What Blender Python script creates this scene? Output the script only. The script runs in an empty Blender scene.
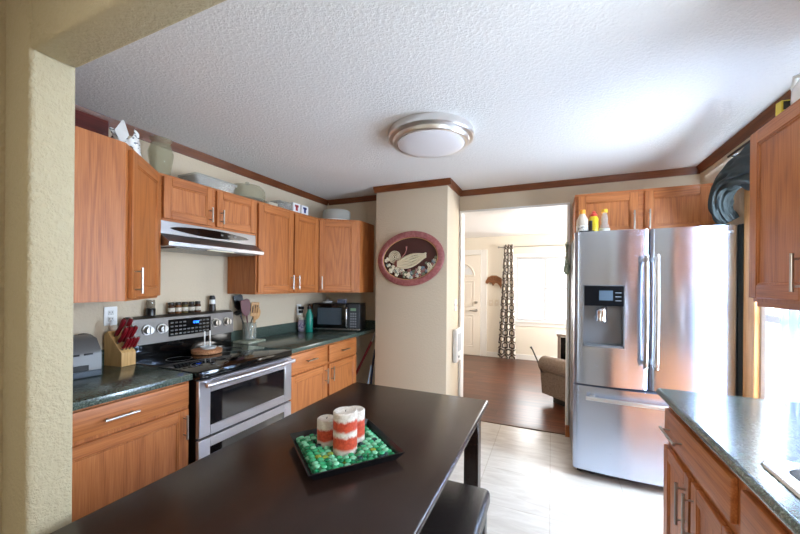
import bpy, bmesh, math, random
from mathutils import Matrix, Vector
random.seed(7)
PI = math.pi
R = math.radians
S = bpy.context.scene
COL = S.collection

# ---------------------------------------------------------------- camera, world, light, exposure
cam_data = bpy.data.cameras.new('camera')
cam_data.sensor_width = 36.0
cam_data.lens = 346.18 / 800 * 36
cam_data.shift_y = 17.22 / 800
cam_data.clip_start = 0.05
cam = bpy.data.objects.new('camera', cam_data)
COL.objects.link(cam)
cam.matrix_world = Matrix.Translation((0, 0, 1.4186)) @ Matrix.Rotation(R(23.646), 4, 'Z') @ Matrix.Rotation(R(90), 4, 'X') @ Matrix.Rotation(R(0.4546), 4, 'Z')
S.camera = cam

w = bpy.data.worlds.new('daylight')
S.world = w
w.use_nodes = True
bg = w.node_tree.nodes['Background']
bg.inputs['Color'].default_value = (0.86, 0.93, 1.0, 1)
bg.inputs['Strength'].default_value = 3.0


def area_light(name, loc, direction, sx, sy, power, color):
    l = bpy.data.lights.new(name, 'AREA')
    l.shape = 'RECTANGLE'
    l.size, l.size_y = sx, sy
    l.energy = power
    l.color = color
    o = bpy.data.objects.new(name, l)
    COL.objects.link(o)
    o.location = loc
    o.rotation_euler = Vector(direction).to_track_quat('-Z', 'Y').to_euler()
    return o


area_light('daylight_kitchen_window', (1.42, 2.56, 1.42), (-1, 0, -0.32), 2.0, 1.9, 500, (0.66, 0.82, 1.0))
area_light('daylight_sink_window', (1.42, 0.87, 1.58), (-1, 0, 0.0), 1.1, 1.2, 130, (0.70, 0.84, 1.0))
area_light('daylight_living_window', (0.2, 8.0, 1.45), (0, -1, 0), 3.4, 2.4, 150, (1.0, 0.99, 0.97))
area_light('added_living_side_fill', (2.62, 5.4, 1.4), (-1, 0, 0), 2.2, 1.6, 160, (1.0, 0.98, 0.95))  # added fill to brighten the living room, no side window seen
area_light('added_dining_fill', (-1.75, -1.35, 1.5), (1, 0.15, -0.1), 1.4, 1.3, 36, (1.0, 0.96, 0.90))  # added fill for the right cabinets, no window known on this side
S.view_settings.view_transform = 'Standard'
S.view_settings.look = 'None'
S.view_settings.exposure = 0.42
S.view_settings.gamma = 1.0
S.view_settings.use_curve_mapping = False


# ---------------------------------------------------------------- mesh builder
class MB:
    def __init__(s):
        s.bm = bmesh.new()
        s.M = Matrix()
        s.mi = 0
        s.n = 0

    def _fin(s, vs):
        if s.M != Matrix():
            bmesh.ops.transform(s.bm, matrix=s.M, verts=list(vs))
        if s.mi:
            done = set()
            for v in vs:
                for f in v.link_faces:
                    f.material_index = s.mi
        return s

    def box(s, x0, x1, y0, y1, z0, z1, bev=0.0, seg=1):
        r = bmesh.ops.create_cube(s.bm, size=1)
        vs = r['verts']
        bmesh.ops.scale(s.bm, vec=(x1 - x0, y1 - y0, z1 - z0), verts=vs)
        bmesh.ops.translate(s.bm, vec=((x0 + x1) / 2, (y0 + y1) / 2, (z0 + z1) / 2), verts=vs)
        if bev > 0:
            es = list({e for v in vs for e in v.link_edges})
            r = bmesh.ops.bevel(s.bm, geom=es, offset=bev, segments=seg, affect='EDGES', profile=0.5)
            vs = list(set(r['verts']) | {v for f in r['faces'] for v in f.verts})
            # grab the whole island
            seen, st = set(vs), list(vs)
            while st:
                v = st.pop()
                for e in v.link_edges:
                    o = e.other_vert(v)
                    if o not in seen:
                        seen.add(o); st.append(o)
            vs = list(seen)
        return s._fin(vs)

    def rings(s, rings, closed=True, cap=True):
        """rings: list of lists of points, joined by quads"""
        vr = [[s.bm.verts.new(p) for p in ring] for ring in rings]
        n = len(vr[0])
        for a, b in zip(vr, vr[1:]):
            for i in range(n if closed else n - 1):
                j = (i + 1) % n
                try:
                    s.bm.faces.new((a[i], a[j], b[j], b[i]))
                except ValueError:
                    pass
        if cap and closed:
            for ring in (vr[0][::-1], vr[-1]):
                try:
                    s.bm.faces.new(ring)
                except ValueError:
                    pass
        return s._fin([v for r in vr for v in r])

    def lathe(s, prof, c=(0, 0, 0), seg=24):
        return s.rings([[(c[0] + r * math.cos(2 * PI * i / seg), c[1] + r * math.sin(2 * PI * i / seg), c[2] + z) for i in range(seg)] for r, z in prof])

    def cyl(s, p0, p1, r0, r1=None, seg=16):
        return s.tube([p0, p1], [r0, r0 if r1 is None else r1], seg)

    def tube(s, pts, r, seg=8):
        pts = [Vector(p) for p in pts]
        rs = r if isinstance(r, (list, tuple)) else [r] * len(pts)
        rings = []
        up = None
        for i, p in enumerate(pts):
            d = (pts[min(i + 1, len(pts) - 1)] - pts[max(i - 1, 0)]).normalized()
            if up is None:
                up = Vector((0, 0, 1)) if abs(d.z) < 0.9 else Vector((1, 0, 0))
            a = d.cross(up).normalized()
            b = a.cross(d).normalized()
            up = b
            rings.append([p + (a * math.cos(2 * PI * k / seg) + b * math.sin(2 * PI * k / seg)) * rs[i] for k in range(seg)])
        return s.rings(rings)

    def prism(s, poly, z0, z1):
        return s.rings([[(x, y, z0) for x, y in poly], [(x, y, z1) for x, y in poly]])

    def prism_x(s, poly, x0, x1):
        return s.rings([[(x0, y, z) for y, z in poly], [(x1, y, z) for y, z in poly]])

    def prism_y(s, poly, y0, y1):
        return s.rings([[(x, y0, z) for x, z in poly], [(x, y1, z) for x, z in poly]])

    def ball(s, c, r, u=16, v=10):
        rx, ry, rz = (r, r, r) if not isinstance(r, (tuple, list)) else r
        prof = []
        rings = []
        for j in range(v + 1):
            t = -PI / 2 + PI * j / v
            k = max(math.cos(t), 0.02)
            rings.append([(c[0] + rx * k * math.cos(2 * PI * i / u), c[1] + ry * k * math.sin(2 * PI * i / u), c[2] + rz * math.sin(t)) for i in range(u)])
        return s.rings(rings)

    def sheet(s, fn, nu, nv, thick):
        """closed thin sheet of real thickness; fn(u,v)->point, UVs = (u,v)"""
        P = [[Vector(fn(i / nu, j / nv)) for i in range(nu + 1)] for j in range(nv + 1)]
        N = [[None] * (nu + 1) for _ in range(nv + 1)]
        for j in range(nv + 1):
            for i in range(nu + 1):
                a = P[j][min(i + 1, nu)] - P[j][max(i - 1, 0)]
                b = P[min(j + 1, nv)][i] - P[max(j - 1, 0)][i]
                N[j][i] = a.cross(b).normalized()
        uvl = s.bm.loops.layers.uv.verify()
        A = [[s.bm.verts.new(P[j][i] + N[j][i] * thick / 2) for i in range(nu + 1)] for j in range(nv + 1)]
        B = [[s.bm.verts.new(P[j][i] - N[j][i] * thick / 2) for i in range(nu + 1)] for j in range(nv + 1)]
        for L, flip in ((A, False), (B, True)):
            for j in range(nv):
                for i in range(nu):
                    q = [(j, i), (j, i + 1), (j + 1, i + 1), (j + 1, i)]
                    if flip:
                        q = q[::-1]
                    f = s.bm.faces.new([L[a][b] for a, b in q])
                    for l, (a, b) in zip(f.loops, q):
                        l[uvl].uv = (b / nu, a / nv)
        edge = [(0, i) for i in range(nu)] + [(j, nu) for j in range(nv)] + [(nv, i) for i in range(nu, 0, -1)] + [(j, 0) for j in range(nv, 0, -1)]
        for k, (j, i) in enumerate(edge):
            j2, i2 = edge[(k + 1) % len(edge)]
            f = s.bm.faces.new((A[j2][i2], A[j][i], B[j][i], B[j2][i2]))
            for l in f.loops:
                l[uvl].uv = (i / nu, j / nv)
        return s._fin([v for L in (A, B) for r in L for v in r])


def mesh_obj(name, mb, mats, smooth=0.7, weld=False):
    bmesh.ops.recalc_face_normals(mb.bm, faces=mb.bm.faces)
    me = bpy.data.meshes.new(name)
    mb.bm.to_mesh(me)
    mb.bm.free()
    for m in (mats if isinstance(mats, (list, tuple)) else [mats]):
        me.materials.append(m)
    if smooth:
        me.polygons.foreach_set('use_smooth', [True] * len(me.polygons))
        me.set_sharp_from_angle(angle=smooth)
    o = bpy.data.objects.new(name, me)
    COL.objects.link(o)
    return o


def structure(name, mb, mats, **k):
    o = mesh_obj(name, mb, mats, **k)
    o['kind'] = 'structure'
    return o


class Thing:
    """an Empty at the thing's base; parts are meshes parented to it"""
    def __init__(s, name, label, cat, loc=(0, 0, 0), rotz=0.0, group=None):
        o = bpy.data.objects.new(name, None)
        o.empty_display_size = 0.05
        COL.objects.link(o)
        o.location = loc
        o.rotation_euler = (0, 0, rotz)
        o['label'] = label
        o['category'] = cat
        if group:
            o['group'] = group
        s.o = o
        s.m = Matrix.Translation(loc) @ Matrix.Rotation(rotz, 4, 'Z')

    def part(s, name, mb, mats, parent=None, world=False, label=None, **k):
        if world:
            bmesh.ops.transform(mb.bm, matrix=s.m.inverted(), verts=mb.bm.verts)
        o = mesh_obj(name, mb, mats, **k)
        o.parent = parent or s.o
        if label:
            o['label'] = label
        return o


def solo(name, label, cat, mb, mats, loc=(0, 0, 0), rotz=0.0, group=None, **k):
    o = mesh_obj(name, mb, mats, **k)
    o.location = loc
    o.rotation_euler = (0, 0, rotz)
    o['label'] = label
    o['category'] = cat
    if group:
        o['group'] = group
    return o


def copy_tree(o, parent=None):
    c = o.copy()
    COL.objects.link(c)
    if parent is not None:
        c.parent = parent
    for ch in list(o.children):
        copy_tree(ch, c)
    return c


def dup(root, loc, rotz, label):
    c = copy_tree(root)
    c.location = loc
    c.rotation_euler = (0, 0, rotz)
    c['label'] = label
    return c


# ---------------------------------------------------------------- materials
def lin(r, g, b):
    f = lambda c: c / 12.92 if c <= 0.04045 else ((c + 0.055) / 1.055) ** 2.4
    return (f(r / 255), f(g / 255), f(b / 255), 1)


class NT:
    def __init__(s, name):
        s.mat = bpy.data.materials.new(name)
        s.mat.use_nodes = True
        s.t = s.mat.node_tree
        s.b = s.t.nodes['Principled BSDF']

    def n(s, typ, **ins):
        x = s.t.nodes.new('ShaderNode' + typ)
        for k, v in ins.items():
            if k.startswith('p_'):
                setattr(x, k[2:], v)
            else:
                s.put(x, k, v)
        return x

    def put(s, node, key, v):
        sock = node.inputs[int(key[1:])] if key[0] == '_' else node.inputs[key.replace('__', ' ')]
        if isinstance(v, bpy.types.NodeSocket):
            s.t.links.new(v, sock)
        elif hasattr(v, 'outputs'):
            s.t.links.new(v.outputs[0], sock)
        else:
            sock.default_value = v

    def math(s, op, a, b=None):
        x = s.n('Math', p_operation=op)
        s.put(x, '_0', a)
        if b is not None:
            s.put(x, '_1', b)
        return x.outputs[0]

    def ramp(s, fac, *stops):
        x = s.n('ValToRGB', Fac=fac)
        e = x.color_ramp.elements
        while len(e) < len(stops):
            e.new(0.5)
        for el, (p, c) in zip(e, stops):
            el.position = p
            el.color = c
        return x.outputs[0]

    def coords(s, scale=(1, 1, 1), jitter=False):
        tc = s.n('TexCoord')
        v = tc.outputs['Object']
        if jitter:
            oi = s.n('ObjectInfo')
            mul = s.math('MULTIPLY', oi.outputs['Random'], 37.0)
            add = s.n('VectorMath', p_operation='ADD')
            s.put(add, '_0', v)
            s.put(add, '_1', mul)
            v = add.outputs[0]
        m = s.n('Mapping', Vector=v)
        m.inputs['Scale'].default_value = scale
        return m.outputs[0]

    def noise(s, vec, scale, detail=3.0, rough=0.5, dist=0.0):
        return s.n('TexNoise', Vector=vec, Scale=scale, Detail=detail, Roughness=rough, Distortion=dist).outputs[0]

    def bump(s, h, strength, dist=0.01):
        x = s.n('Bump', Height=h, Strength=strength, Distance=dist)
        s.put(s.b, 'Normal', x.outputs[0])

    def set(s, **k):
        for a, v in k.items():
            s.put(s.b, a, v)
        return s


def plain(name, col, rough=0.5, metal=0.0, **k):
    t = NT(name)
    t.set(Base__Color=col, Roughness=rough, Metallic=metal, **k)
    return t.mat


def speck(name, c1, c2, scale, rough, lo=0.4, hi=0.6, metal=0.0, bump=0.0, detail=4):
    t = NT(name)
    v = t.coords()
    f = t.noise(v, scale, detail)
    t.set(Base__Color=t.ramp(f, (lo, c1), (hi, c2)), Roughness=rough, Metallic=metal)
    if bump:
        t.bump(f, bump, 0.004)
    return t.mat


def oak(name, along, c_dark, c_mid, c_light, rough=0.45):
    t = NT(name)
    sc = [11.0, 11.0, 11.0]
    sc['xyz'.index(along)] = 1.1
    flow = t.noise(t.coords(tuple(x * 0.42 for x in sc), jitter=True), 1.0, 1.5, 0.4)
    lines = t.math('MULTIPLY', t.math('ADD', t.math('SINE', t.math('MULTIPLY', flow, 95.0)), 1.0), 0.5)
    lines = t.math('POWER', lines, 2.0)
    sc2 = [190.0] * 3
    sc2['xyz'.index(along)] = 6.0
    pores = t.noise(t.coords(tuple(sc2), jitter=True), 1.0, 2.0)
    big = t.noise(t.coords(tuple(x * 0.5 for x in sc), jitter=True), 1.0, 3.0)
    f = t.math('ADD', t.math('ADD', t.math('MULTIPLY', lines, -0.12), t.math('MULTIPLY', pores, 0.55)), t.math('ADD', t.math('MULTIPLY', big, 0.22), 0.16))
    t.set(Base__Color=t.ramp(f, (0.22, c_dark), (0.5, c_mid), (0.82, c_light)), Roughness=rough)
    t.bump(pores, 0.12, 0.002)
    return t.mat


OAK_D, OAK_M, OAK_L = lin(132, 70, 31), lin(181, 107, 54), lin(207, 137, 80)
OAKV = oak('oak_vertical', 'z', OAK_D, OAK_M, OAK_L)
OAKX = oak('oak_horizontal', 'x', OAK_D, OAK_M, OAK_L)
OAKY = oak('oak_along_wall', 'y', OAK_D, OAK_M, OAK_L)
TRIMX = oak('crown_wood_across', 'x', lin(72, 34, 16), lin(112, 60, 30), lin(140, 82, 45), 0.4)
TRIMY = oak('crown_wood_along', 'y', lin(72, 34, 16), lin(112, 60, 30), lin(140, 82, 45), 0.4)
REDWOOD = oak('red_stained_wood', 'y', lin(62, 18, 12), lin(96, 32, 24), lin(112, 44, 34), 0.35)
PINE = oak('pale_wood', 'z', lin(178, 130, 74), lin(206, 164, 104), lin(222, 184, 128), 0.45)
SPOONWOOD = oak('spoon_wood', 'z', lin(160, 106, 58), lin(196, 146, 92), lin(214, 170, 116), 0.5)


def wall_paint(name, col, scale=55, st=0.35):
    t = NT(name)
    v = t.coords()
    f = t.noise(v, scale, 4.0, 0.55)
    g = t.ramp(f, (0.42, (0, 0, 0, 1)), (0.62, (1, 1, 1, 1)))
    t.set(Base__Color=col, Roughness=0.75)
    t.bump(g, st, 0.004)
    return t.mat


WALL = wall_paint('beige_wall_paint', lin(206, 189, 164), 60, 0.25)
JAMB = wall_paint('shaded_textured_paint', lin(188, 176, 146), 75, 0.5)  # same wall paint, darkened: weaker light on jamb and header put into the colour
CEIL = wall_paint('textured_ceiling', lin(232, 230, 228), 75, 0.45)
LIVW = wall_paint('cream_wall_paint', lin(238, 230, 215), 40, 0.15)
LIVC = plain('white_ceiling', lin(243, 241, 238), 0.8)
WHITE = plain('white_paint', lin(238, 236, 232), 0.4)
PLASTIC_W = plain('white_plastic', lin(232, 230, 226), 0.35)
BLACK = plain('black_plastic', lin(18, 18, 20), 0.3)
BLACKG = plain('black_glass', lin(8, 8, 9), 0.06)
PANELBLACK = plain('black_panel_glass', lin(8, 10, 14), 0.3, 0.0, Specular__IOR__Level=0.15)
OVENGLASS = plain('oven_door_glass', lin(22, 22, 26), 0.05, 0.0, IOR=2.1)
RUBBER = plain('dark_rubber', lin(30, 30, 32), 0.7)
CHROME = plain('chrome', lin(225, 225, 228), 0.12, 1.0)
NICKEL = plain('brushed_nickel', lin(190, 186, 180), 0.3, 1.0)
DARKMETAL = plain('dark_metal', lin(60, 58, 56), 0.35, 0.9)


def steel(name, col, rough, along='z', aniso=0.75, rot=0.0):
    t = NT(name)
    sc = [2.0, 2.0, 2.0]
    for i, c in enumerate('xyz'):
        sc[i] = 3.0 if c == along else 260.0
    f = t.noise(t.coords(tuple(sc)), 1.0, 2.0)
    r = t.n('MapRange', Value=f)
    r.inputs[3].default_value = rough * 0.8
    r.inputs[4].default_value = rough * 1.25
    t.set(Base__Color=col, Metallic=1.0, Roughness=r.outputs[0], Anisotropic=aniso, Anisotropic__Rotation=rot)
    tg = t.n('Tangent', p_direction_type='RADIAL', p_axis='Z')
    t.put(t.b, 'Tangent', tg.outputs[0])
    return t.mat


STEEL = steel('brushed_steel', lin(176, 174, 174), 0.26, 'y')
FRIDGE_STEEL = steel('fridge_steel', lin(194, 206, 228), 0.24, 'x', 0.9, 0.25)  # bluish cast of the light put into the steel colour
GUARDSTEEL = steel('backguard_steel', lin(100, 95, 91), 0.45, 'y')
HOODSTEEL = plain('hood_steel', lin(168, 166, 166), 0.36, 1.0)
OVENSTEEL = steel('oven_steel', lin(218, 218, 226), 0.34, 'y')
SINKSTEEL = plain('sink_steel', lin(200, 202, 205), 0.22, 1.0)


def counter_mat():
    t = NT('green_speckled_laminate')
    v = t.coords()
    f = t.noise(v, 120, 3.0, 0.6)
    g = t.noise(v, 330, 2.0, 0.6)
    c = t.ramp(f, (0.36, lin(26, 38, 34)), (0.5, lin(60, 76, 68)), (0.64, lin(112, 126, 114)))
    mx = t.n('MixRGB', Fac=0.35, Color1=c, Color2=t.ramp(g, (0.4, lin(30, 40, 38)), (0.62, lin(100, 112, 100))))
    t.set(Base__Color=mx.outputs[0], Roughness=0.21, IOR=1.75)
    return t.mat


COUNTER = counter_mat()


def table_mat():
    t = NT('dark_espresso_wood')
    v = t.coords((30, 3, 30))
    f = t.noise(v, 2.0, 5.0, 0.6, 0.6)
    t.set(Base__Color=t.ramp(f, (0.3, lin(30, 18, 14)), (0.7, lin(46, 30, 24))), Roughness=0.24)
    t.bump(f, 0.08, 0.003)
    return t.mat


TABLEWOOD = table_mat()


def leather_mat():
    t = NT('black_bonded_leather')
    f = t.n('TexVoronoi', Vector=t.coords(), Scale=260.0).outputs['Distance']
    t.set(Base__Color=lin(36, 31, 30), Roughness=0.26)
    t.bump(f, 0.25, 0.002)
    return t.mat


LEATHER = leather_mat()


def floor_tile():
    t = NT('stone_look_floor_tile')
    v = t.coords()
    br = t.n('TexBrick', Vector=v, p_offset=0.0, Scale=1.0)
    br.inputs['Brick Width'].default_value = 0.46
    br.inputs['Row Height'].default_value = 0.46
    br.inputs['Mortar Size'].default_value = 0.004
    br.inputs['Mortar Smooth'].default_value = 0.2
    br.inputs['Color1'].default_value = (1, 1, 1, 1)
    br.inputs['Color2'].default_value = (0.93, 0.93, 0.93, 1)
    br.inputs['Mortar'].default_value = (0.8, 0.78, 0.75, 1)
    f = t.noise(t.coords((3, 14, 1)), 1.5, 5.0, 0.6, 0.8)
    c = t.ramp(f, (0.3, lin(192, 182, 170)), (0.7, lin(214, 206, 196)))
    mx = t.n('MixRGB', Fac=1.0, Color1=c, Color2=br.outputs['Color'], p_blend_type='MULTIPLY')
    t.set(Base__Color=mx.outputs[0], Roughness=0.26)
    t.bump(f, 0.05, 0.002)
    return t.mat


def floor_wood():
    t = NT('dark_plank_floor')
    br = t.n('TexBrick', Vector=t.coords(), Scale=1.0)
    # planks run across the room
    br.inputs['Brick Width'].default_value = 1.1
    br.inputs['Row Height'].default_value = 0.15
    br.inputs['Mortar Size'].default_value = 0.002
    br.inputs['Color1'].default_value = (1.0, 1.0, 1.0, 1)
    br.inputs['Color2'].default_value = (0.6, 0.58, 0.55, 1)
    br.inputs['Mortar'].default_value = (0.3, 0.3, 0.3, 1)
    f = t.noise(t.coords((1.2, 16, 1)), 1.6, 4.0, 0.6, 0.5)
    c = t.ramp(f, (0.3, lin(70, 36, 22)), (0.7, lin(122, 72, 48)))
    mx = t.n('MixRGB', Fac=1.0, Color1=c, Color2=br.outputs['Color'], p_blend_type='MULTIPLY')
    t.set(Base__Color=mx.outputs[0], Roughness=0.3)
    return t.mat


def glass_pane():
    t = NT('window_glass')
    tr = t.n('BsdfTransparent')
    gl = t.n('BsdfGlossy', Roughness=0.02)
    mix = t.n('MixShader', Fac=0.07)
    t.put(mix, '_1', tr)
    t.put(mix, '_2', gl)
    t.put(t.t.nodes['Material Output'], 'Surface', mix)
    return t.mat


GLASS = glass_pane()


def clear(name, col, fac=0.35, rough=0.05):
    """thin see-through plastic or glass"""
    t = NT(name)
    tr = t.n('BsdfTransparent', Color=tuple(1 - (1 - c) * 0.22 for c in col[:3]) + (1,))
    fac *= 0.6
    t.set(Base__Color=col, Roughness=rough)
    mix = t.n('MixShader', Fac=fac)
    t.put(mix, '_1', tr)
    t.put(mix, '_2', t.b.outputs[0])
    t.put(t.t.nodes['Material Output'], 'Surface', mix)
    return t.mat


CLEARGLASS = clear('clear_glass', lin(205, 208, 196), 0.4)
CLEARPLASTIC = clear('clear_plastic', lin(214, 212, 206), 0.55, 0.2)
FROSTED = clear('frosted_plastic', lin(206, 206, 198), 0.85, 0.35)


def hex_curtain():
    t = NT('trellis_curtain_cloth')
    uv = t.n('UVMap')
    sep = t.n('SeparateXYZ', Vector=uv.outputs[0])
    # sheet is ~0.62 m of cloth wide, 2.15 m tall
    u = t.math('MULTIPLY', sep.outputs[0], 2.5)
    vv = t.math('MULTIPLY', sep.outputs[1], 9.0)

    def cell(du, dv):
        a = t.math('ABSOLUTE', t.math('SUBTRACT', t.math('FRACT', t.math('ADD', u, du)), 0.5))
        b = t.math('MULTIPLY', t.math('ABSOLUTE', t.math('SUBTRACT', t.math('FRACT', t.math('ADD', vv, dv)), 0.5)), 1.732)
        return t.math('MAXIMUM', a, t.math('ADD', t.math('MULTIPLY', a, 0.5), t.math('MULTIPLY', b, 0.866)))
    d = t.math('MINIMUM', cell(0, 0), cell(0.5, 0.5))
    ring = t.math('LESS_THAN', t.math('ABSOLUTE', t.math('SUBTRACT', d, 0.36)), 0.10)
    mx = t.n('MixRGB', Fac=ring, Color1=lin(234, 226, 214), Color2=lin(50, 36, 32))
    t.set(Base__Color=mx.outputs[0], Roughness=0.85)
    return t.mat


HEX = hex_curtain()


def cloth_mat(name, col, trans=0.15, stripes=False):
    t = NT(name)
    f = t.noise(t.coords(), 300, 2.0)
    hs = t.n('MixRGB', Fac=f, Color1=col, Color2=tuple(c * 0.7 for c in col[:3]) + (1,))
    t.set(Base__Color=hs.outputs[0], Roughness=0.85)
    t.bump(f, 0.15, 0.001)
    tl = t.n('BsdfTranslucent', Color=hs.outputs[0])
    mix = t.n('MixShader', Fac=trans)
    t.put(mix, '_1', t.b.outputs[0])
    t.put(mix, '_2', tl)
    t.put(t.t.nodes['Material Output'], 'Surface', mix)
    return t.mat


GREENCLOTH = cloth_mat('dark_green_curtain_cloth', lin(62, 72, 74), 0.1)
SHEERCLOTH = cloth_mat('blue_grey_curtain_cloth', lin(150, 156, 168), 0.5)
_t = SHEERCLOTH.node_tree
_mx = _t.nodes.new('ShaderNodeMixShader')
_tr = _t.nodes.new('ShaderNodeBsdfTransparent')
_tr.inputs[0].default_value = lin(228, 234, 244)
_mx.inputs[0].default_value = 0.45
_out = _t.nodes['Material Output']
_t.links.new(_out.inputs['Surface'].links[0].from_socket, _mx.inputs[1])
_t.links.new(_tr.outputs[0], _mx.inputs[2])
_t.links.new(_mx.outputs[0], _out.inputs['Surface'])


# ---------------------------------------------------------------- the room
def walls(name, boxes, mats, bev=0.0):
    mb = MB()
    for b in boxes:
        mb.box(*b, bev=bev, seg=3)
    return structure(name, mb, mats)


CZ = 2.42
walls('floor', [(-2.7, 1.3, -3.0, 3.66, -0.06, 0.0)], floor_tile())
walls('floor_living_room', [(-3.5, 2.5, 3.66, 7.15, -0.06, 0.0)], floor_wood())
walls('ceiling', [(-2.7, 1.3, -3.0, 3.76, CZ, CZ + 0.06)], CEIL)
walls('ceiling_living_room', [(-3.5, 2.5, 3.76, 7.15, 2.37, 2.48)], LIVC)
walls('wall_left', [(-2.62, -2.50, 0.546, 3.48, 0, CZ)], WALL)
walls('wall_back', [(-2.62, -1.672, 3.48, 3.66, 0, CZ)], WALL)
walls('wall_pantry_column', [(-1.672, -0.909, 3.186, 3.66, 0, CZ)], WALL, 0.004)
walls('wall_far', [(-2.62, -0.885, 3.66, 3.76, 0, CZ), (-0.885, 0.135, 3.66, 3.76, 2.192, CZ), (0.135, 1.174, 3.66, 3.76, 0, CZ)], [WALL])
WY0, WY1, WZ0, WZ1 = 2.08, 2.735, 0.42, 2.12
walls('wall_right', [(1.134, 1.174, -3.0, 0.62, 0, CZ), (1.134, 1.174, 0.62, 1.13, 0, 1.08), (1.134, 1.174, 0.62, 1.13, 2.08, CZ), (1.134, 1.174, 1.13, WY0, 0, CZ), (1.134, 1.174, WY1, 3.66, 0, CZ), (1.134, 1.174, WY0, WY1, 0, WZ0), (1.134, 1.174, WY0, WY1, WZ1, CZ)], WALL)
walls('wall_near', [(-2.62, -1.274, 0.446, 0.546, 0, CZ - 0.002), (-1.276, 1.134, 0.446, 0.546, 2.036, CZ - 0.002)], JAMB, 0.012)
walls('wall_dining_left', [(-1.55, -1.412, -3.0, -2.0, 0, CZ), (-1.55, -1.412, -0.7, 0.446, 0, CZ), (-1.55, -1.412, -2.0, -0.7, 0, 0.9), (-1.55, -1.412, -2.0, -0.7, 2.1, CZ)], JAMB)  # opening added to let the fill light in
# the dining room behind the camera, lit through an opening added in its left wall
walls('wall_dining_back', [(-1.55, -1.1, -3.12, -3.0, 0, CZ), (1.0, 1.174, -3.12, -3.0, 0, CZ), (-1.1, 1.0, -3.12, -3.0, 0, CZ)], WALL)
# living room
LX0, LX1, LZ0, LZ1 = -0.63, 1.10, 0.74, 1.95
LY = 7.0
walls('wall_living_far', [(-3.5, LX0, LY, LY + 0.12, 0, 2.37), (LX1, 2.5, LY, LY + 0.12, 0, 2.37), (LX0, LX1, LY, LY + 0.12, 0, LZ0), (LX0, LX1, LY, LY + 0.12, LZ1, 2.37)], LIVW)
walls('wall_living_left', [(-3.62, -3.5, 3.76, 7.12, 0, 2.37)], LIVW)
walls('wall_living_right', [(2.5, 2.6, 3.76, 4.4, 0, 2.37), (2.5, 2.6, 6.5, 7.12, 0, 2.37), (2.5, 2.6, 4.4, 6.5, 0, 0.7), (2.5, 2.6, 4.4, 6.5, 2.1, 2.37)], LIVW)  # unseen opening, added for the side fill light
walls('wall_living_near', [(-3.5, -2.62, 3.66, 3.76, 0, 2.37), (1.174, 2.5, 3.66, 3.76, 0, 2.37)], LIVW)

# crown mouldings
tn = [0]


def trim(mb, mat):
    tn[0] += 1
    return structure('trim_%d' % tn[0], mb, mat)


def crown(p0, p1, nrm, mat):
    p0, p1, n = Vector(p0), Vector(p1), Vector(nrm)
    prof = [(0.0, 2.362), (0.012, 2.362), (0.016, 2.378), (0.034, 2.404), (0.038, 2.418), (0.0, 2.418)]
    mb = MB()
    mb.rings([[(p.x + n.x * a, p.y + n.y * a, z) for a, z in prof] for p in (p0, p1)])
    return trim(mb, mat)


crown((-2.50, 0.56, 0), (-2.50, 3.478, 0), (1, 0, 0), TRIMY)
crown((-2.46, 3.48, 0), (-1.675, 3.48, 0), (0, -1, 0), TRIMX)
crown((-1.672, 3.186, 0), (-1.672, 3.44, 0), (-1, 0, 0), TRIMY)
crown((-1.688, 3.186, 0), (-0.873, 3.186, 0), (0, -1, 0), TRIMX)
crown((-0.909, 3.187, 0), (-0.909, 3.62, 0), (1, 0, 0), TRIMY)
crown((-0.905, 3.66, 0), (1.13, 3.66, 0), (0, -1, 0), TRIMX)
crown((1.134, 0.56, 0), (1.134, 3.62, 0), (-1, 0, 0), TRIMY)

# doorway lining: white jambs and head, wood threshold and foot of the casing
mb = MB()
mb.box(-0.907, -0.882, 3.640, 3.775, 0, 2.184, 0.003)
mb.box(0.132, 0.156, 3.640, 3.775, 0, 2.184, 0.003)
mb.box(-0.907, 0.156, 3.640, 3.775, 2.184, 2.206, 0.003)
trim(mb, WHITE)
mb = MB().box(-0.88, 0.13, 3.64, 3.69, 0.0, 0.008, 0.002)
trim(mb, plain('threshold_strip', lin(96, 62, 42), 0.4))
mb = MB().box(0.128, 0.165, 3.60, 3.638, 0, 0.10, 0.003)
trim(mb, OAKV)
mb = MB().box(-1.17, LX1 + 1.0, LY - 0.016, LY, 0, 0.10, 0.004)
structure('baseboard_living_far', mb, WHITE)
mb = MB().box(-0.909, -0.897, 3.19, 3.635, 0, 0.09, 0.003)
structure('baseboard_pantry', mb, WHITE)

# kitchen window in the right wall
o = MB()
fx0, fx1 = 1.137, 1.172
o.box(fx0, fx1, WY1 - 0.05, WY1, WZ0, WZ1, 0.004)
o.box(fx0, fx1, WY0, WY0 + 0.05, WZ0, WZ1, 0.004)
o.box(fx0, fx1, WY0 + 0.05, WY1 - 0.05, WZ1 - 0.05, WZ1, 0.004)
o.box(fx0, fx1, WY0 + 0.05, WY1 - 0.05, WZ0, WZ0 + 0.06, 0.004)
o.box(fx0, fx1 - 0.012, WY0 + 0.05, WY1 - 0.05, 1.215, 1.262, 0.004)
o.box(fx0 + 0.012, fx1, WY0 + 0.05, WY1 - 0.05, 1.30, 1.325, 0.003)
win = structure('window_1', o, WHITE)
p = mesh_obj('pane', MB().box(1.147, 1.150, WY0 + 0.05, WY1 - 0.05, WZ0 + 0.06, 1.215), GLASS)
p.parent = win
p = mesh_obj('pane', MB().box(1.158, 1.161, WY0 + 0.05, WY1 - 0.05, 1.325, WZ1 - 0.05), GLASS)
p.parent = win
o = MB()
for y0, y1, z0, z1 in ((0.62, 0.66, 1.08, 2.08), (1.09, 1.13, 1.08, 2.08), (0.66, 1.09, 2.04, 2.08), (0.66, 1.09, 1.08, 1.12), (0.66, 1.09, 1.56, 1.60)):
    o.box(fx0, fx1, y0, y1, z0, z1, 0.004)
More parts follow.
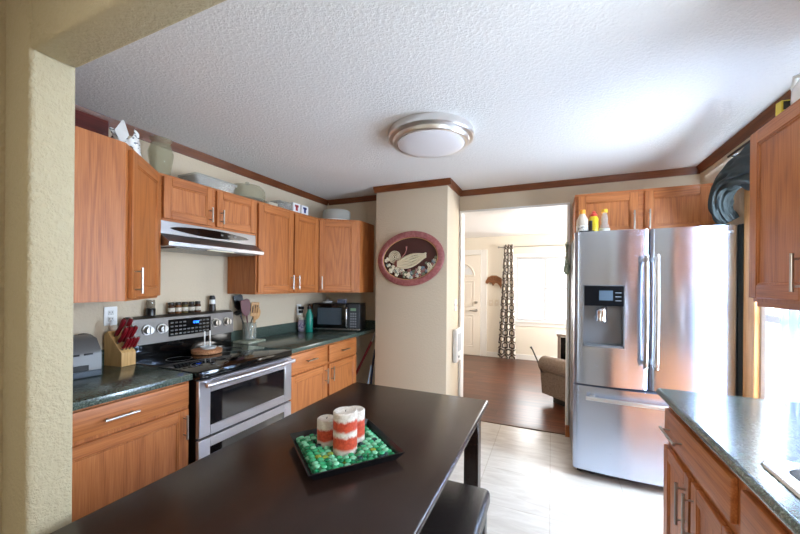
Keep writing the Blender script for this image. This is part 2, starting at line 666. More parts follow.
win3 = structure('window_3', o, WHITE)
p = mesh_obj('pane', MB().box(1.147, 1.150, 0.66, 1.09, 1.12, 1.56), GLASS)
p.parent = win3
p = mesh_obj('pane', MB().box(1.158, 1.161, 0.66, 1.09, 1.60, 2.04), GLASS)
p.parent = win3
# natural wood casing
mb = MB()
mb.box(1.108, 1.134, WY1, WY1 + 0.135, WZ0 - 0.05, 2.19, 0.004)
mb.box(1.108, 1.134, 2.05, WY1, WZ1, 2.19, 0.004)
trim(mb, oak('window_casing_wood', 'z', lin(160, 104, 52), lin(206, 150, 92), lin(226, 176, 118), 0.4))

# living-room window
o = MB()
y0, y1 = LY + 0.02, LY + 0.08
for x0, x1, z0, z1 in ((LX0, LX0 + 0.05, LZ0, LZ1), (LX1 - 0.05, LX1, LZ0, LZ1), (LX0 + .05, LX1 - .05, LZ1 - 0.05, LZ1), (LX0 + .05, LX1 - .05, LZ0, LZ0 + 0.05), (-0.135, -0.085, LZ0 + .05, LZ1 - .05), (0.50, 0.55, LZ0 + .05, LZ1 - .05), (-0.085, 0.50, 1.34, 1.375)):
    o.box(x0, x1, y0, y1, z0, z1, 0.004)
win = structure('window_2', o, plain('window_frame_vinyl', lin(196, 196, 200), 0.4))
p = mesh_obj('pane', MB().box(LX0 + .05, -0.135, LY + 0.045, LY + 0.05, LZ0 + .05, LZ1 - .05), GLASS)
p.parent = win
p = mesh_obj('pane', MB().box(-0.085, 0.50, LY + 0.045, LY + 0.05, LZ0 + .05, LZ1 - .05), GLASS)
p.parent = win
p = mesh_obj('pane', MB().box(0.55, LX1 - .05, LY + 0.045, LY + 0.05, LZ0 + .05, LZ1 - .05), GLASS)
p.parent = win
mb = MB()
mb.box(LX0 - 0.08, LX1 + 0.08, LY - 0.05, LY + 0.02, LZ0 - 0.03, LZ0, 0.004)
mb.box(LX0 - 0.07, LX1 + 0.07, LY - 0.018, LY, LZ0 - 0.10, LZ0 - 0.03, 0.003)
mb.box(LX0 - 0.07, LX0, LY - 0.018, LY, LZ0, LZ1 + 0.07, 0.003)
mb.box(LX1, LX1 + 0.07, LY - 0.018, LY, LZ0, LZ1 + 0.07, 0.003)
mb.box(LX0, LX1, LY - 0.018, LY, LZ1, LZ1 + 0.07, 0.003)
trim(mb, WHITE)

# front door in the living room
dx0, dx1, dz1 = -2.22, -1.30, 2.01
m = MB()
m.box(dx0, dx1, LY - 0.045, LY - 0.003, 0.01, dz1, 0.002)


def bead(mb, x0, x1, z0, z1, y):
    for a in ((x0, x1, z0, z0 + .018), (x0, x1, z1 - .018, z1), (x0, x0 + .018, z0, z1), (x1 - .018, x1, z0, z1)):
        mb.box(a[0], a[1], y - 0.010, y, a[2], a[3], 0.004)
    mb.box(x0 + .05, x1 - .05, y - 0.008, y, z0 + .05, z1 - .05, 0.006)


for a, b in ((-2.10, -1.80), (-1.72, -1.42)):
    bead(m, a, b, 0.98, 1.50, LY - 0.045)
    bead(m, a, b, 0.18, 0.82, LY - 0.045)
cx, cz = -1.76, 1.60
ring = [(cx + 0.34 * math.cos(PI * i / 24), cz + 0.27 * math.sin(PI * i / 24)) for i in range(25)]
inner = [(cx + 0.305 * math.cos(PI * i / 24), cz + 0.02 + 0.225 * math.sin(PI * i / 24)) for i in range(25)]
m.tube([(x, LY - 0.05, z) for x, z in ring + [ring[0]]], 0.014, 6)
for i in (6, 12, 18):
    m.tube([(cx, LY - 0.05, cz + .02), (inner[i][0], LY - 0.05, inner[i][1])], 0.008, 6)
door = structure('door_1', m, plain('door_paint', lin(240, 232, 220), 0.4))
m = MB()
m.prism_y([(x, z) for x, z in inner], LY - 0.052, LY - 0.047)
p = mesh_obj('fanlight', m, plain('frosted_fanlight_glass', lin(232, 234, 236), 0.1))
p.parent = door
m = MB()
m.cyl((-1.377, LY - 0.045, 1.064), (-1.377, LY - 0.075, 1.064), 0.03, 0.024, 16)
p = mesh_obj('deadbolt', m, NICKEL)
p.parent = door
m = MB()
m.cyl((-1.377, LY - 0.045, 0.905), (-1.377, LY - 0.07, 0.905), 0.032, 0.028, 16)
m.tube([(-1.377, LY - 0.07, 0.905), (-1.377, LY - 0.09, 0.905), (-1.40, LY - 0.095, 0.905), (-1.50, LY - 0.09, 0.905)], 0.011, 8)
p = mesh_obj('door_handle', m, NICKEL)
p.parent = door
mb = MB()
mb.box(dx1 + 0.015, dx1 + 0.125, LY - 0.022, LY, 0, dz1 + 0.11, 0.004)
mb.box(dx0 - 0.125, dx0 - 0.015, LY - 0.022, LY, 0, dz1 + 0.11, 0.004)
mb.box(dx0 - 0.015, dx1 + 0.015, LY - 0.022, LY, dz1 + 0.012, dz1 + 0.11, 0.004)
mb.box(dx1 + 0.004, dx1 + 0.015, LY - 0.03, LY, 0, dz1 + 0.012)
trim(mb, WHITE)


# ---------------------------------------------------------------- cabinets
def door_mb(x0, x1, z0, z1, y=0.0, stile=0.058, t=0.020):
    """frame-and-panel door, front towards -Y, back face at y"""
    m = MB()
    m.box(x0, x0 + stile, y - t, y, z0, z1, 0.003)
    m.box(x1 - stile, x1, y - t, y, z0, z1, 0.003)
    m.mi = 1
    m.box(x0 + stile, x1 - stile, y - t, y, z1 - stile, z1, 0.003)
    m.box(x0 + stile, x1 - stile, y - t, y, z0, z0 + stile, 0.003)
    return m


def panel_mb(x0, x1, z0, z1, y=0.0, stile=0.058):
    m = MB()
    a = stile - 0.002
    m.box(x0 + a, x1 - a, y - 0.011, y, z0 + a, z1 - a)
    # ogee lip around the panel
    for b in ((x0 + a, x1 - a, z0 + a, z0 + a + .010), (x0 + a, x1 - a, z1 - a - .010, z1 - a), (x0 + a, x0 + a + .010, z0 + a, z1 - a), (x1 - a - .010, x1 - a, z0 + a, z1 - a)):
        m.box(b[0], b[1], y - 0.016, y - 0.009, b[2], b[3], 0.003)
    return m


def pull(T, parent, x, z, y, vertical, L=0.13, mat=None):
    m = MB()
    so = 0.032
    h = L / 2
    if vertical:
        m.cyl((x, y - so, z - h), (x, y - so, z + h), 0.0058, seg=12)
        for s in (-1, 1):
            m.cyl((x, y, z + s * (h - 0.02)), (x, y - so, z + s * (h - 0.02)), 0.0042, seg=8)
    else:
        m.cyl((x - h, y - so, z), (x + h, y - so, z), 0.0058, seg=12)
        for s in (-1, 1):
            m.cyl((x + s * (h - 0.02), y, z), (x + s * (h - 0.02), y - so, z), 0.0042, seg=8)
    T.part('handle', m, mat or NICKEL, parent)


def add_door(T, x0, x1, z0, z1, side, y=0.0, hz=None, L=0.13, stile=0.058):
    d = T.part('door', door_mb(x0, x1, z0, z1, y, stile), [OAKV, OAKX])
    T.part('door_panel', panel_mb(x0, x1, z0, z1, y, stile), OAKV, d)
    if side:
        hx = x0 + 0.03 if side == 'l' else x1 - 0.03
        pull(T, d, hx, hz, y - 0.02, True, L)
    return d


def add_drawer(T, x0, x1, z0, z1, y=0.0, handle=True, L=0.13, plain_front=True):
    m = MB().box(x0, x1, y - 0.02, y, z0, z1, 0.005, 2)
    d = T.part('drawer', m, OAKX)
    if handle:
        pull(T, d, (x0 + x1) / 2, (z0 + z1) / 2, y - 0.02, False, L)
    return d


def xyrot(a, b):
    return math.atan2(b[1] - a[1], b[0] - a[0])


UZ0, UZ1 = 1.327, 2.085
# near corner upper cabinet
a, b = (-1.87, 0.989), (-2.185, 1.330)
T = Thing('corner_wall_cabinet', 'oak corner wall cabinet with a wide plain side, nearest the textured jamb', 'cabinet', (a[0], a[1], UZ0), xyrot(a, b))
T.part('body', MB().prism([(-2.497, 0.55), (a[0], 0.55), a, b, (-2.497, b[1])], UZ0, UZ1), OAKV, world=True)
L = math.hypot(b[0] - a[0], b[1] - a[1])
add_door(T, 0.03, L - 0.012, 0.012, UZ1 - UZ0 - 0.02, 'l', hz=0.10, L=0.13)
# cabinet above the hood, tall cabinet right of it; front face at x = -2.185
T = Thing('wall_cabinet', 'short two-door oak wall cabinet above the range hood', 'cabinet', (-2.185, 1.334, 1.80), R(90))
T.part('body', MB().box(0, 0.748, 0, 0.312, 0, UZ1 - 1.80), OAKX)
add_door(T, 0.018, 0.357, 0.012, 0.270, 'r', hz=0.085, L=0.10, stile=0.05)
add_door(T, 0.385, 0.735, 0.012, 0.270, 'l', hz=0.085, L=0.10, stile=0.05)
T = Thing('wall_cabinet', 'tall two-door oak wall cabinet right of the range hood', 'cabinet', (-2.185, 2.086, UZ0), R(90))
T.part('body', MB().box(0, 0.808, 0, 0.312, 0, UZ1 - UZ0), OAKV)
add_door(T, 0.014, 0.424, 0.014, 0.738, 'r', hz=0.10)
add_door(T, 0.444, 0.800, 0.014, 0.738, 'l', hz=0.10)
a, b = (-2.185, 2.898), (-1.850, 3.165)
T = Thing('corner_wall_cabinet', 'oak corner wall cabinet with one slanted door above the microwave', 'cabinet', (a[0], a[1], UZ0), xyrot(a, b))
T.part('body', MB().prism([(-2.497, a[1]), a, b, (b[0], 3.477), (-2.497, 3.477)], UZ0, UZ1), OAKV, world=True)
L = math.hypot(b[0] - a[0], b[1] - a[1])
add_door(T, 0.012, L - 0.035, 0.014, 0.738, 'l', hz=0.10)

# left base cabinets; front face x = -1.85
T = Thing('base_cabinet', 'oak base cabinet with one drawer and one door, left of the range', 'cabinet', (-1.85, 0.552, 0), R(90))
m = MB().box(0, 0.745, 0, 0.645, 0.10, 0.876)
m.box(0, 0.745, 0.07, 0.645, 0, 0.10)
T.part('body', m, OAKV)
add_drawer(T, 0.06, 0.735, 0.742, 0.866, L=0.14)
add_door(T, 0.06, 0.735, 0.12, 0.722, 'r', hz=0.635, L=0.13)
T = Thing('base_cabinet', 'oak base cabinet with two drawers over two doors, right of the range', 'cabinet', (-1.85, 2.082, 0), R(90))
m = MB().box(0, 1.018, 0, 0.645, 0.10, 0.876)
m.box(0, 1.018, 0.07, 0.645, 0, 0.10)
T.part('body', m, OAKV)
add_drawer(T, 0.012, 0.492, 0.715, 0.862)
add_drawer(T, 0.526, 0.998, 0.715, 0.862)
add_door(T, 0.012, 0.492, 0.12, 0.695, 'r', hz=0.605)
add_door(T, 0.526, 0.998, 0.12, 0.695, 'l', hz=0.605)

# counters on the left
T = Thing('countertop', 'dark green speckled countertop between the jamb and the range', 'countertop', (-1.82, 0.55, 0.878))
T.part('slab', MB().box(-2.478, -1.82, 0.549, 1.302, 0.878, 0.914, 0.006, 2), COUNTER, world=True)
T.part('backsplash', MB().box(-2.497, -2.479, 0.549, 1.302, 0.878, 1.008, 0.003), COUNTER, world=True)
T = Thing('countertop', 'dark green speckled countertop under the microwave', 'countertop', (-1.82, 2.07, 0.878))
T.part('slab', MB().box(-2.478, -1.82, 2.072, 3.456, 0.878, 0.914, 0.006, 2), COUNTER, world=True)
m = MB().box(-2.497, -2.479, 2.072, 3.477, 0.878, 1.008, 0.003)
m.box(-2.478, -1.82, 3.458, 3.477, 0.878, 1.008, 0.003)
T.part('backsplash', m, COUNTER, world=True)

# ---------------------------------------------------------------- range
T = Thing('range', 'stainless double-oven range with a black glass cooktop', 'range', (-1.815, 1.312, 0), R(90))
W = 0.752     # local x 0..W = along wall, y 0 front .. 0.66 back
T.part('body', MB().box(0.003, W - 0.003, 0.0, 0.655, 0.03, 0.872), DARKMETAL)
m = MB()
m.box(0, W, -0.03, 0.60, 0.874, 0.918, 0.008, 2)
ck = T.part('cooktop', m, BLACKG)
ringm = plain('burner_marking', lin(70, 70, 72), 0.3)
for bx, by, br in ((0.19, 0.13, 0.105), (0.56, 0.13, 0.085), (0.19, 0.42, 0.075), (0.56, 0.42, 0.105)):
    m = MB()
    m.rings([[(bx + r * math.cos(2 * PI * i / 40), by + r * math.sin(2 * PI * i / 40), z) for i in range(40)] for r, z in ((br, 0.9181), (br, 0.9186), (br - 0.004, 0.9186), (br - 0.004, 0.9181))], cap=False)
    T.part('burner_ring', m, ringm, ck)
# back guard: black foot, slanted steel panel
T.part('rear_trim', MB().box(0.004, W - 0.004, 0.60, 0.645, 0.874, 1.02, 0.003), BLACKG)
bgm = T.part('backguard', MB().prism_x([(0.585, 1.015), (0.66, 1.015), (0.66, 1.195), (0.628, 1.195), (0.59, 1.18)], 0.0, W), GUARDSTEEL)


def bgy(z):
    return 0.585 + 0.005 * (z - 1.015) / 0.165


dm = T.part('control_panel', MB().box(0.225, 0.545, bgy(1.1) - 0.004, bgy(1.1) + 0.004, 1.045, 1.162, 0.002), BLACKG, bgm)
keym = plain('key_print', lin(84, 84, 83), 0.5)
m = MB()
for r in range(4):
    for c in range(10):
        if 4 <= c <= 6 and r >= 2:
            continue
        m.box(0.237 + c * 0.030, 0.237 + c * 0.030 + 0.020, bgy(1.1) - 0.0055, bgy(1.1) - 0.0035, 1.056 + r * 0.026, 1.056 + r * 0.026 + 0.010)
T.part('keypad', m, keym, bgm)


# blue clock digits
def seg_digits(text, x, z, h, y):
    segs = {'0': 'abcdef', '1': 'bc', '2': 'abged', '4': 'fgbc', '5': 'afgcd'}
    mb = MB()
    wd = h * 0.5
    th = h * 0.13
    for ch in text:
        if ch == ':':
            mb.box(x, x + th, y - 0.001, y, z + h * .3 - th / 2, z + h * .3 + th / 2)
            mb.box(x, x + th, y - 0.001, y, z + h * .7 - th / 2, z + h * .7 + th / 2)
            x += th * 2.2
            continue
        for s_ in segs[ch]:
            a = {'a': (0, wd, h - th, h), 'd': (0, wd, 0, th), 'g': (0, wd, h / 2 - th / 2, h / 2 + th / 2), 'f': (0, th, h / 2, h), 'b': (wd - th, wd, h / 2, h), 'e': (0, th, 0, h / 2), 'c': (wd - th, wd, 0, h / 2)}[s_]
            mb.box(x + a[0], x + a[1], y - 0.001, y, z + a[2], z + a[3])
        x += wd * 1.45
    return mb


BLUELED = plain('blue_display_light', lin(30, 110, 255), 0.4)
BLUELED.node_tree.nodes['Principled BSDF'].inputs['Emission Color'].default_value = lin(40, 130, 255)
BLUELED.node_tree.nodes['Principled BSDF'].inputs['Emission Strength'].default_value = 3.0
T.part('clock_digits', seg_digits('12:00', 0.397, 1.122, 0.016, bgy(1.1) - 0.005), BLUELED, bgm)
for kx in (0.088, 0.178, 0.585, 0.683):
    m = MB()
    m.cyl((kx, bgy(1.108) - 0.001, 1.108), (kx, bgy(1.108) - 0.010, 1.108), 0.034, 0.032, 24)
    m.cyl((kx, bgy(1.108) - 0.010, 1.108), (kx, bgy(1.108) - 0.040, 1.108), 0.026, 0.023, 24)
    m.box(kx - 0.005, kx + 0.005, bgy(1.108) - 0.048, bgy(1.108) - 0.038, 1.086, 1.130, 0.002)
    T.part('knob', m, NICKEL, bgm)


def oven_door(z0, z1, wz0, wz1, handle_z):
    m = MB()
    a, b = 0.075, 0.075
    m.box(0.002, a, -0.028, -0.001, z0, z1, 0.004)
    m.box(W - b, W - 0.002, -0.028, -0.001, z0, z1, 0.004)
    m.box(a, W - b, -0.028, -0.001, wz1, z1, 0.003)
    m.box(a, W - b, -0.028, -0.001, z0, wz0, 0.003)
    d = T.part('oven_door', m, OVENSTEEL)
    T.part('oven_window', MB().box(a - 0.003, W - b + 0.003, -0.021, -0.003, wz0 - 0.003, wz1 + 0.003), OVENGLASS, d)
    if handle_z:
        m = MB()
        pts = [(0.02 + (W - 0.04) * i / 10, -0.066 - 0.014 * math.sin(PI * i / 10), handle_z) for i in range(11)]
        m.tube(pts, 0.014, 12)
        for x in (0.05, W - 0.05):
            m.box(x - 0.012, x + 0.012, -0.066, -0.027, handle_z - 0.010, handle_z + 0.010, 0.003)
        T.part('handle', m, OVENSTEEL, d)


oven_door(0.545, 0.868, 0.600, 0.792, 0.846)
oven_door(0.15, 0.533, 0.205, 0.478, None)
T.part('kick_drawer', MB().box(0.004, W - 0.004, -0.02, -0.001, 0.04, 0.14, 0.003), STEEL)
for x in (0.05, W - 0.05):
    for y in (0.06, 0.60):
        T.part('foot', MB().cyl((x, y, 0), (x, y, 0.03), 0.018), RUBBER)

# ---------------------------------------------------------------- range hood
T = Thing('range_hood', 'stainless range hood with a black control strip above the range', 'range hood', (-2.185, 1.338, 1.62), R(90))
HW = 0.744
m = MB()
m.prism_x([(-0.002, 0.178), (0.31, 0.178), (0.31, 0.02), (-0.07, 0.02), (-0.092, 0.022), (-0.095, 0.045), (-0.075, 0.055), (-0.004, 0.100)], 0, HW)
T.part('canopy', m, HOODSTEEL)
m = MB()
pts = []
for i in range(25):
    t = i / 25 + 0.0001
    pts.append((0.06 + 0.61 * t, 0.138 + 0.027 * math.sin(PI * t) ** 0.6))
for i in range(25):
    t = 1 - i / 25 - 0.0001
    pts.append((0.06 + 0.61 * t, 0.138 - 0.027 * math.sin(PI * t) ** 0.6))
cp = T.part('control_strip', m.prism_y(pts, -0.010, -0.001), BLACKG)
for x in (0.42, 0.475, 0.53):
    T.part('button', MB().box(x, x + 0.02, -0.014, -0.009, 0.135, 0.145, 0.002), plain('grey_button', lin(120, 120, 120), 0.4), cp)
T.part('filter', MB().box(0.06, HW - 0.06, -0.06, 0.26, 0.012, 0.019, 0.002), speck('filter_mesh', lin(110, 108, 104), lin(170, 168, 164), 200, 0.4, metal=0.8))
T.part('lamp_lens', MB().box(0.27, 0.47, -0.09, -0.065, 0.013, 0.0195, 0.002), plain('lamp_lens', lin(240, 232, 205), 0.3))

# ---------------------------------------------------------------- fridge
FX0, FX1, FY = 0.155, 1.082, 2.869
T = Thing('refrigerator', 'stainless French-door refrigerator with a water dispenser', 'refrigerator', (FX0, FY, 0))
FW = FX1 - FX0
STEELSIDE = plain('grey_fridge_side', lin(120, 122, 128), 0.4, 0.3)
T.part('body', MB().box(0.006, FW - 0.006, 0.085, 0.74, 0.06, 1.795, 0.004), STEELSIDE)


def bowed(x0, x1, z0, z1, bow=0.024, t=0.075, hole=None):
    """door slab with a gently bowed front, depth t, front towards -Y; hole=(x0,x1,z0,z1)"""
    mid, half = (x0 + x1) / 2, (x1 - x0) / 2

    def fy(x):
        k = (x - mid) / half
        e = max(0.0, abs(k) - 0.93) / 0.07
        return -bow * (1 - k * k) + 0.009 * e * e
    m = MB()

    def slab(xa, xb, za, zb):
        n = max(3, int((xb - xa) / 0.012))
        xs = [xa + (xb - xa) * i / n for i in range(n + 1)]
        m.prism([(x, fy(x)) for x in xs] + [(xb, t), (xa, t)], za, zb)
    if hole:
        a, b, c, d = hole
        slab(x0, a, z0, z1)
        slab(b, x1, z0, z1)
        slab(a, b, z0, c)
        slab(a, b, d, z1)
    else:
        slab(x0, x1, z0, z1)
    return m, fy


hole = (0.057, 0.315, 0.978, 1.424)
m, fy = bowed(0.0, FW / 2 - 0.004, 0.702, 1.812, hole=hole)
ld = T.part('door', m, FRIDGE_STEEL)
# dispenser
m = MB()
a, b, c, d = hole
m.box(a, b, 0.045, 0.06, c, d)
m.box(a, a + 0.008, -0.026, 0.06, c, d)
m.box(b - 0.008, b, -0.026, 0.06, c, d)
m.box(a, b, -0.026, 0.06, d - 0.008, d)
m.box(a, b, -0.026, 0.06, c, c + 0.016)
m2 = T.part('dispenser_recess', m, plain('dispenser_grey', lin(120, 124, 130), 0.3, 0.6), ld)
T.part('dispenser_panel', MB().box(a + 0.006, b - 0.006, -0.028, 0.02, 1.275, d - 0.006, 0.002), PANELBLACK, ld)
T.part('dispenser_display', MB().box(a + 0.10, a + 0.185, -0.030, -0.027, 1.315, 1.385), plain('dim_display', lin(70, 86, 100), 0.2), ld)
for k in range(3):
    m = MB().box(b - 0.058, b - 0.022, -0.030, -0.027, 1.312 + k * 0.028, 1.316 + k * 0.028)
    T.part('touch_mark', m, plain('touch_print', lin(140, 150, 160), 0.4), ld)
m = MB()
m.lathe([(0.036, 0.0), (0.036, 0.07), (0.030, 0.085)], (a + 0.118, 0.005, 1.165), 24)
T.part('dispenser_paddle', m, CHROME, ld)
m = MB().tube([(a + 0.118, 0.0, 1.25), (a + 0.130, -0.012, 1.258), (a + 0.145, -0.022, 1.262)], 0.011, 10)
T.part('dispenser_spout', m, CHROME, ld)
m, fy2 = bowed(FW / 2 + 0.004, FW, 0.702, 1.812)
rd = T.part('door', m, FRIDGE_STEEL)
m, fy3 = bowed(0.0, FW, 0.075, 0.688, bow=0.032)
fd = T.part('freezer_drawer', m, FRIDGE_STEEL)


def fridge_handle(parent, x, z0, z1):
    m = MB()
    n = 12
    m.tube([(x, -0.050 - 0.014 * math.sin(PI * i / n), z0 + (z1 - z0) * i / n) for i in range(n + 1)], 0.014, 12)
    for z in (z0 + 0.03, z1 - 0.03):
        m.box(x - 0.010, x + 0.010, -0.074, 0.0, z - 0.016, z + 0.016, 0.004)
    T.part('handle', m, NICKEL, parent)


fridge_handle(ld, FW / 2 - 0.030, 0.86, 1.63)
fridge_handle(rd, FW / 2 + 0.030, 0.86, 1.63)
m = MB()
m.tube([(0.075 + (FW - 0.15) * i / 14, -0.070 - 0.020 * math.sin(PI * i / 14), 0.618) for i in range(15)], 0.014, 12)
for x in (0.12, FW - 0.12):
    m.box(x - 0.016, x + 0.016, -0.076, 0.0, 0.608, 0.628, 0.004)
T.part('handle', m, NICKEL, fd)
for x in (0.08, FW / 2 + 0.09, FW - 0.08):
    T.part('hinge_cover', MB().box(x - 0.05, x + 0.05, 0.02, 0.10, 1.7955, 1.826, 0.006, 2) if x != FW / 2 + 0.09 else MB().box(x - 0.07, x - 0.05, 0.09, 0.16, 1.7955, 1.80), BLACK)
for x in (0.06, FW - 0.06):
    for y in (0.14, 0.68):
        T.part('foot', MB().cyl((x, y, 0.0), (x, y, 0.06), 0.022), BLACK)
T.part('toe_grille', MB().box(0.03, FW - 0.03, 0.09, 0.11, 0.015, 0.06, 0.003), BLACK)


def text_mesh(body, size, depth):
    cu = bpy.data.curves.new('lettering', 'FONT')
    cu.body = body
    cu.size = size
    cu.extrude = depth
    cu.align_x = 'CENTER'
    ob = bpy.data.objects.new('lettering', cu)
    COL.objects.link(ob)
    bpy.context.view_layer.update()
    me = bpy.data.meshes.new_from_object(ob.evaluated_get(bpy.context.evaluated_depsgraph_get()))
    bpy.data.objects.remove(ob)
    return me


me = text_mesh('SAMSUNG', 0.024, 0.0006)
me.materials.append(plain('badge_grey', lin(120, 122, 126), 0.3, 0.7))
bo = bpy.data.objects.new('brand_badge', me)
COL.objects.link(bo)
bo.parent = rd
bo.rotation_euler = (R(90), 0, 0.134)
bo.location = (0.845, fy2(0.845) - 0.0022, 1.760)

# cabinet over the fridge
T = Thing('wall_cabinet', 'wide two-door oak wall cabinet above the refrigerator', 'cabinet', (0.178, 3.30, 1.83))
T.part('body', MB().box(0, 0.946, 0, 0.356, 0, 0.362), OAKX)
add_door(T, 0.022, 0.450, 0.012, 0.340, 'r', hz=0.115, L=0.15)
add_door(T, 0.492, 0.898, 0.012, 0.340, 'l', hz=0.115, L=0.15)

# ---------------------------------------------------------------- right side
T = Thing('wall_cabinet', 'oak wall cabinet hung on the window side, over the sink counter', 'cabinet', (0.82, 2.035, 1.355), R(-90))
T.part('body', MB().box(0, 0.86, 0, 0.311, 0, 0.748), OAKV)
add_door(T, 0.010, 0.408, 0.016, 0.735, 'r', hz=0.115, L=0.135)
add_door(T, 0.430, 0.850, 0.016, 0.735, 'l', hz=0.115, L=0.135)
T.part('bottom_rail', MB().box(0.0, 0.86, 0.012, 0.06, -0.022, 0.0, 0.002), OAKX)
# base units, front face x = 0.527, facing -X
T = Thing('base_cabinet', 'oak sink base cabinet with two doors under the wide drawer front, near the fridge', 'cabinet', (0.527, 2.072, 0), R(-90))
m = MB().box(0, 0.735, 0, 0.600, 0.10, 0.72)
m.box(0, 0.02, 0, 0.600, 0.72, 0.876)
m.box(0.715, 0.735, 0, 0.600, 0.72, 0.876)
m.box(0.02, 0.715, 0, 0.02, 0.72, 0.876)
m.box(0, 0.735, 0.07, 0.600, 0, 0.10)
T.part('body', m, OAKV)
add_drawer(T, 0.012, 0.690, 0.690, 0.832, handle=False)
d = T.o.children[-1]
pull(T, d, 0.175, 0.752, -0.02, False, 0.20)
add_door(T, 0.006, 0.338, 0.12, 0.652, 'r', hz=0.525, L=0.17)
add_door(T, 0.362, 0.690, 0.12, 0.652, 'l', hz=0.525, L=0.17)
T = Thing('base_cabinet', 'oak drawer base cabinet at the bottom right, beside the sink', 'cabinet', (0.527, 1.335, 0), R(-90))
m = MB().box(0, 0.78, 0, 0.600, 0.10, 0.70)
m.box(0, 0.02, 0, 0.6, 0.70, 0.876)
m.box(0.76, 0.78, 0, 0.6, 0.70, 0.876)
m.box(0.02, 0.76, 0, 0.02, 0.70, 0.876)
m.box(0, 0.78, 0.07, 0.600, 0, 0.10)
T.part('body', m, OAKV)
add_drawer(T, 0.012, 0.38, 0.690, 0.832)
add_drawer(T, 0.40, 0.77, 0.690, 0.832)
add_door(T, 0.012, 0.38, 0.12, 0.665, 'r', hz=0.56, L=0.17)
add_door(T, 0.40, 0.77, 0.12, 0.665, 'l', hz=0.56, L=0.17)

# right counter with a cut-out for the sink
T = Thing('countertop', 'glossy dark green countertop by the window, holding the sink', 'countertop', (0.495, 0.555, 0.878))
SX0, SX1, SY0, SY1 = 0.575, 1.015, 0.60, 1.325
m = MB()
cx0, cx1, cy0, cy1 = 0.495, 1.131, 0.555, 2.088
poly = [(cx0, cy0), (cx0, SY0), (SX0, SY0), (SX0, SY1), (SX1, SY1), (SX1, SY0), (cx0, SY0)]
m.box(cx0, cx1, SY1, cy1, 0.878, 0.914, 0.0)
m.box(cx0, SX0, SY0, SY1, 0.878, 0.914, 0.0)
m.box(SX1, cx1, SY0, SY1, 0.878, 0.914, 0.0)
m.box(cx0, cx1, cy0, SY0, 0.878, 0.914, 0.0)
T.part('slab', m, COUNTER, world=True)
m = MB()
m.tube([(cx0 + 0.002, cy0, 0.896), (cx0 + 0.002, cy1 - 0.002, 0.896), (cx1 - 0.02, cy1 - 0.002, 0.896)], 0.018, 12)
T.part('rolled_edge', m, COUNTER, world=True)
T.part('backsplash', MB().box(1.114, 1.132, cy0, 2.045, 0.915, 1.00, 0.003), COUNTER, world=True)
# sink
T = Thing('sink', 'stainless drop-in sink with a rounded rim in the window counter', 'sink', (0.56, 0.60, 0.914))


def rrect(x0, x1, y0, y1, r, z, n=6):
    pts = []
    for cx, cy, a0 in ((x1 - r, y1 - r, 0), (x0 + r, y1 - r, 90), (x0 + r, y0 + r, 180), (x1 - r, y0 + r, 270)):
        for i in range(n + 1):
            t = R(a0 + 90 * i / n)
            pts.append((cx + r * math.cos(t), cy + r * math.sin(t), z))
    return pts


m = MB()
e = 0.028
m.rings([rrect(SX0 - e, SX1 + e, SY0 - e, SY1 + e, 0.05, 0.9145), rrect(SX0 - e + .003, SX1 + e - .003, SY0 - e + .003, SY1 + e - .003, 0.05, 0.922),
         rrect(SX0 - e + .014, SX1 + e - .014, SY0 - e + .014, SY1 + e - .014, 0.045, 0.9235), rrect(SX0 + .012, SX1 - .06, SY0 + .012, SY1 - .012, 0.05, 0.918),
         rrect(SX0 + .022, SX1 - .07, SY0 + .022, SY1 - .022, 0.06, 0.78), rrect(SX0 + .06, SX1 - .11, SY0 + .06, SY1 - .06, 0.06, 0.755)], cap=False)
m.rings([rrect(SX0 + .06, SX1 - .11, SY0 + .06, SY1 - .06, 0.06, 0.755), rrect(SX0 + .06, SX1 - .11, SY0 + .06, SY1 - .06, 0.06, 0.753)])
T.part('basin', m, SINKSTEEL, world=True)
T.part('drain', MB().cyl((0.77, 0.96, 0.7555), (0.77, 0.96, 0.760), 0.045, 0.040, 24), CHROME, world=True)

# jug and carton on the right wall cabinet (top z = 2.103)
T = Thing('jug', 'white ceramic jug standing on the window-side wall cabinet', 'jug', (0.965, 1.915, 2.1035))
prof = [(0.045, 0), (0.062, 0.02), (0.078, 0.07), (0.075, 0.12), (0.05, 0.165), (0.04, 0.19), (0.048, 0.215), (0.042, 0.215), (0.035, 0.19), (0.045, 0.16)]
T.part('body', MB().lathe(prof, seg=28), plain('glazed_white', lin(238, 236, 232), 0.15))
T.part('handle', MB().tube([(-0.02, 0.040, 0.19), (-0.03, 0.085, 0.20), (-0.03, 0.098, 0.16), (-0.02, 0.082, 0.10)], 0.010, 10), plain('glazed_white_handle', lin(238, 236, 232), 0.15))
T = Thing('carton', 'small yellow and black carton beside the white jug', 'box', (0.90, 1.975, 2.1035), R(10))
T.part('box', MB().box(-0.03, 0.03, -0.012, 0.02, 0, 0.095, 0.002), plain('yellow_card', lin(222, 200, 70), 0.5))
T.part('printed_panel', MB().box(-0.024, 0.026, -0.0135, -0.0125, 0.055, 0.09), plain('black_print', lin(36, 32, 26), 0.5))

# curtain over the kitchen window: rod and two dark panels
T = Thing('curtain_rod', 'thin dark rod carrying the kitchen window curtains', 'curtain rod', (1.085, 2.10, 2.295))
T.part('rod', MB().cyl((1.085, 2.045, 2.295), (1.085, 3.02, 2.295), 0.008), DARKMETAL, world=True)
for y in (2.06, 3.0):
    T.part('bracket', MB().box(1.094, 1.133, y - 0.008, y + 0.008, 2.287, 2.303, 0.002), DARKMETAL, world=True)


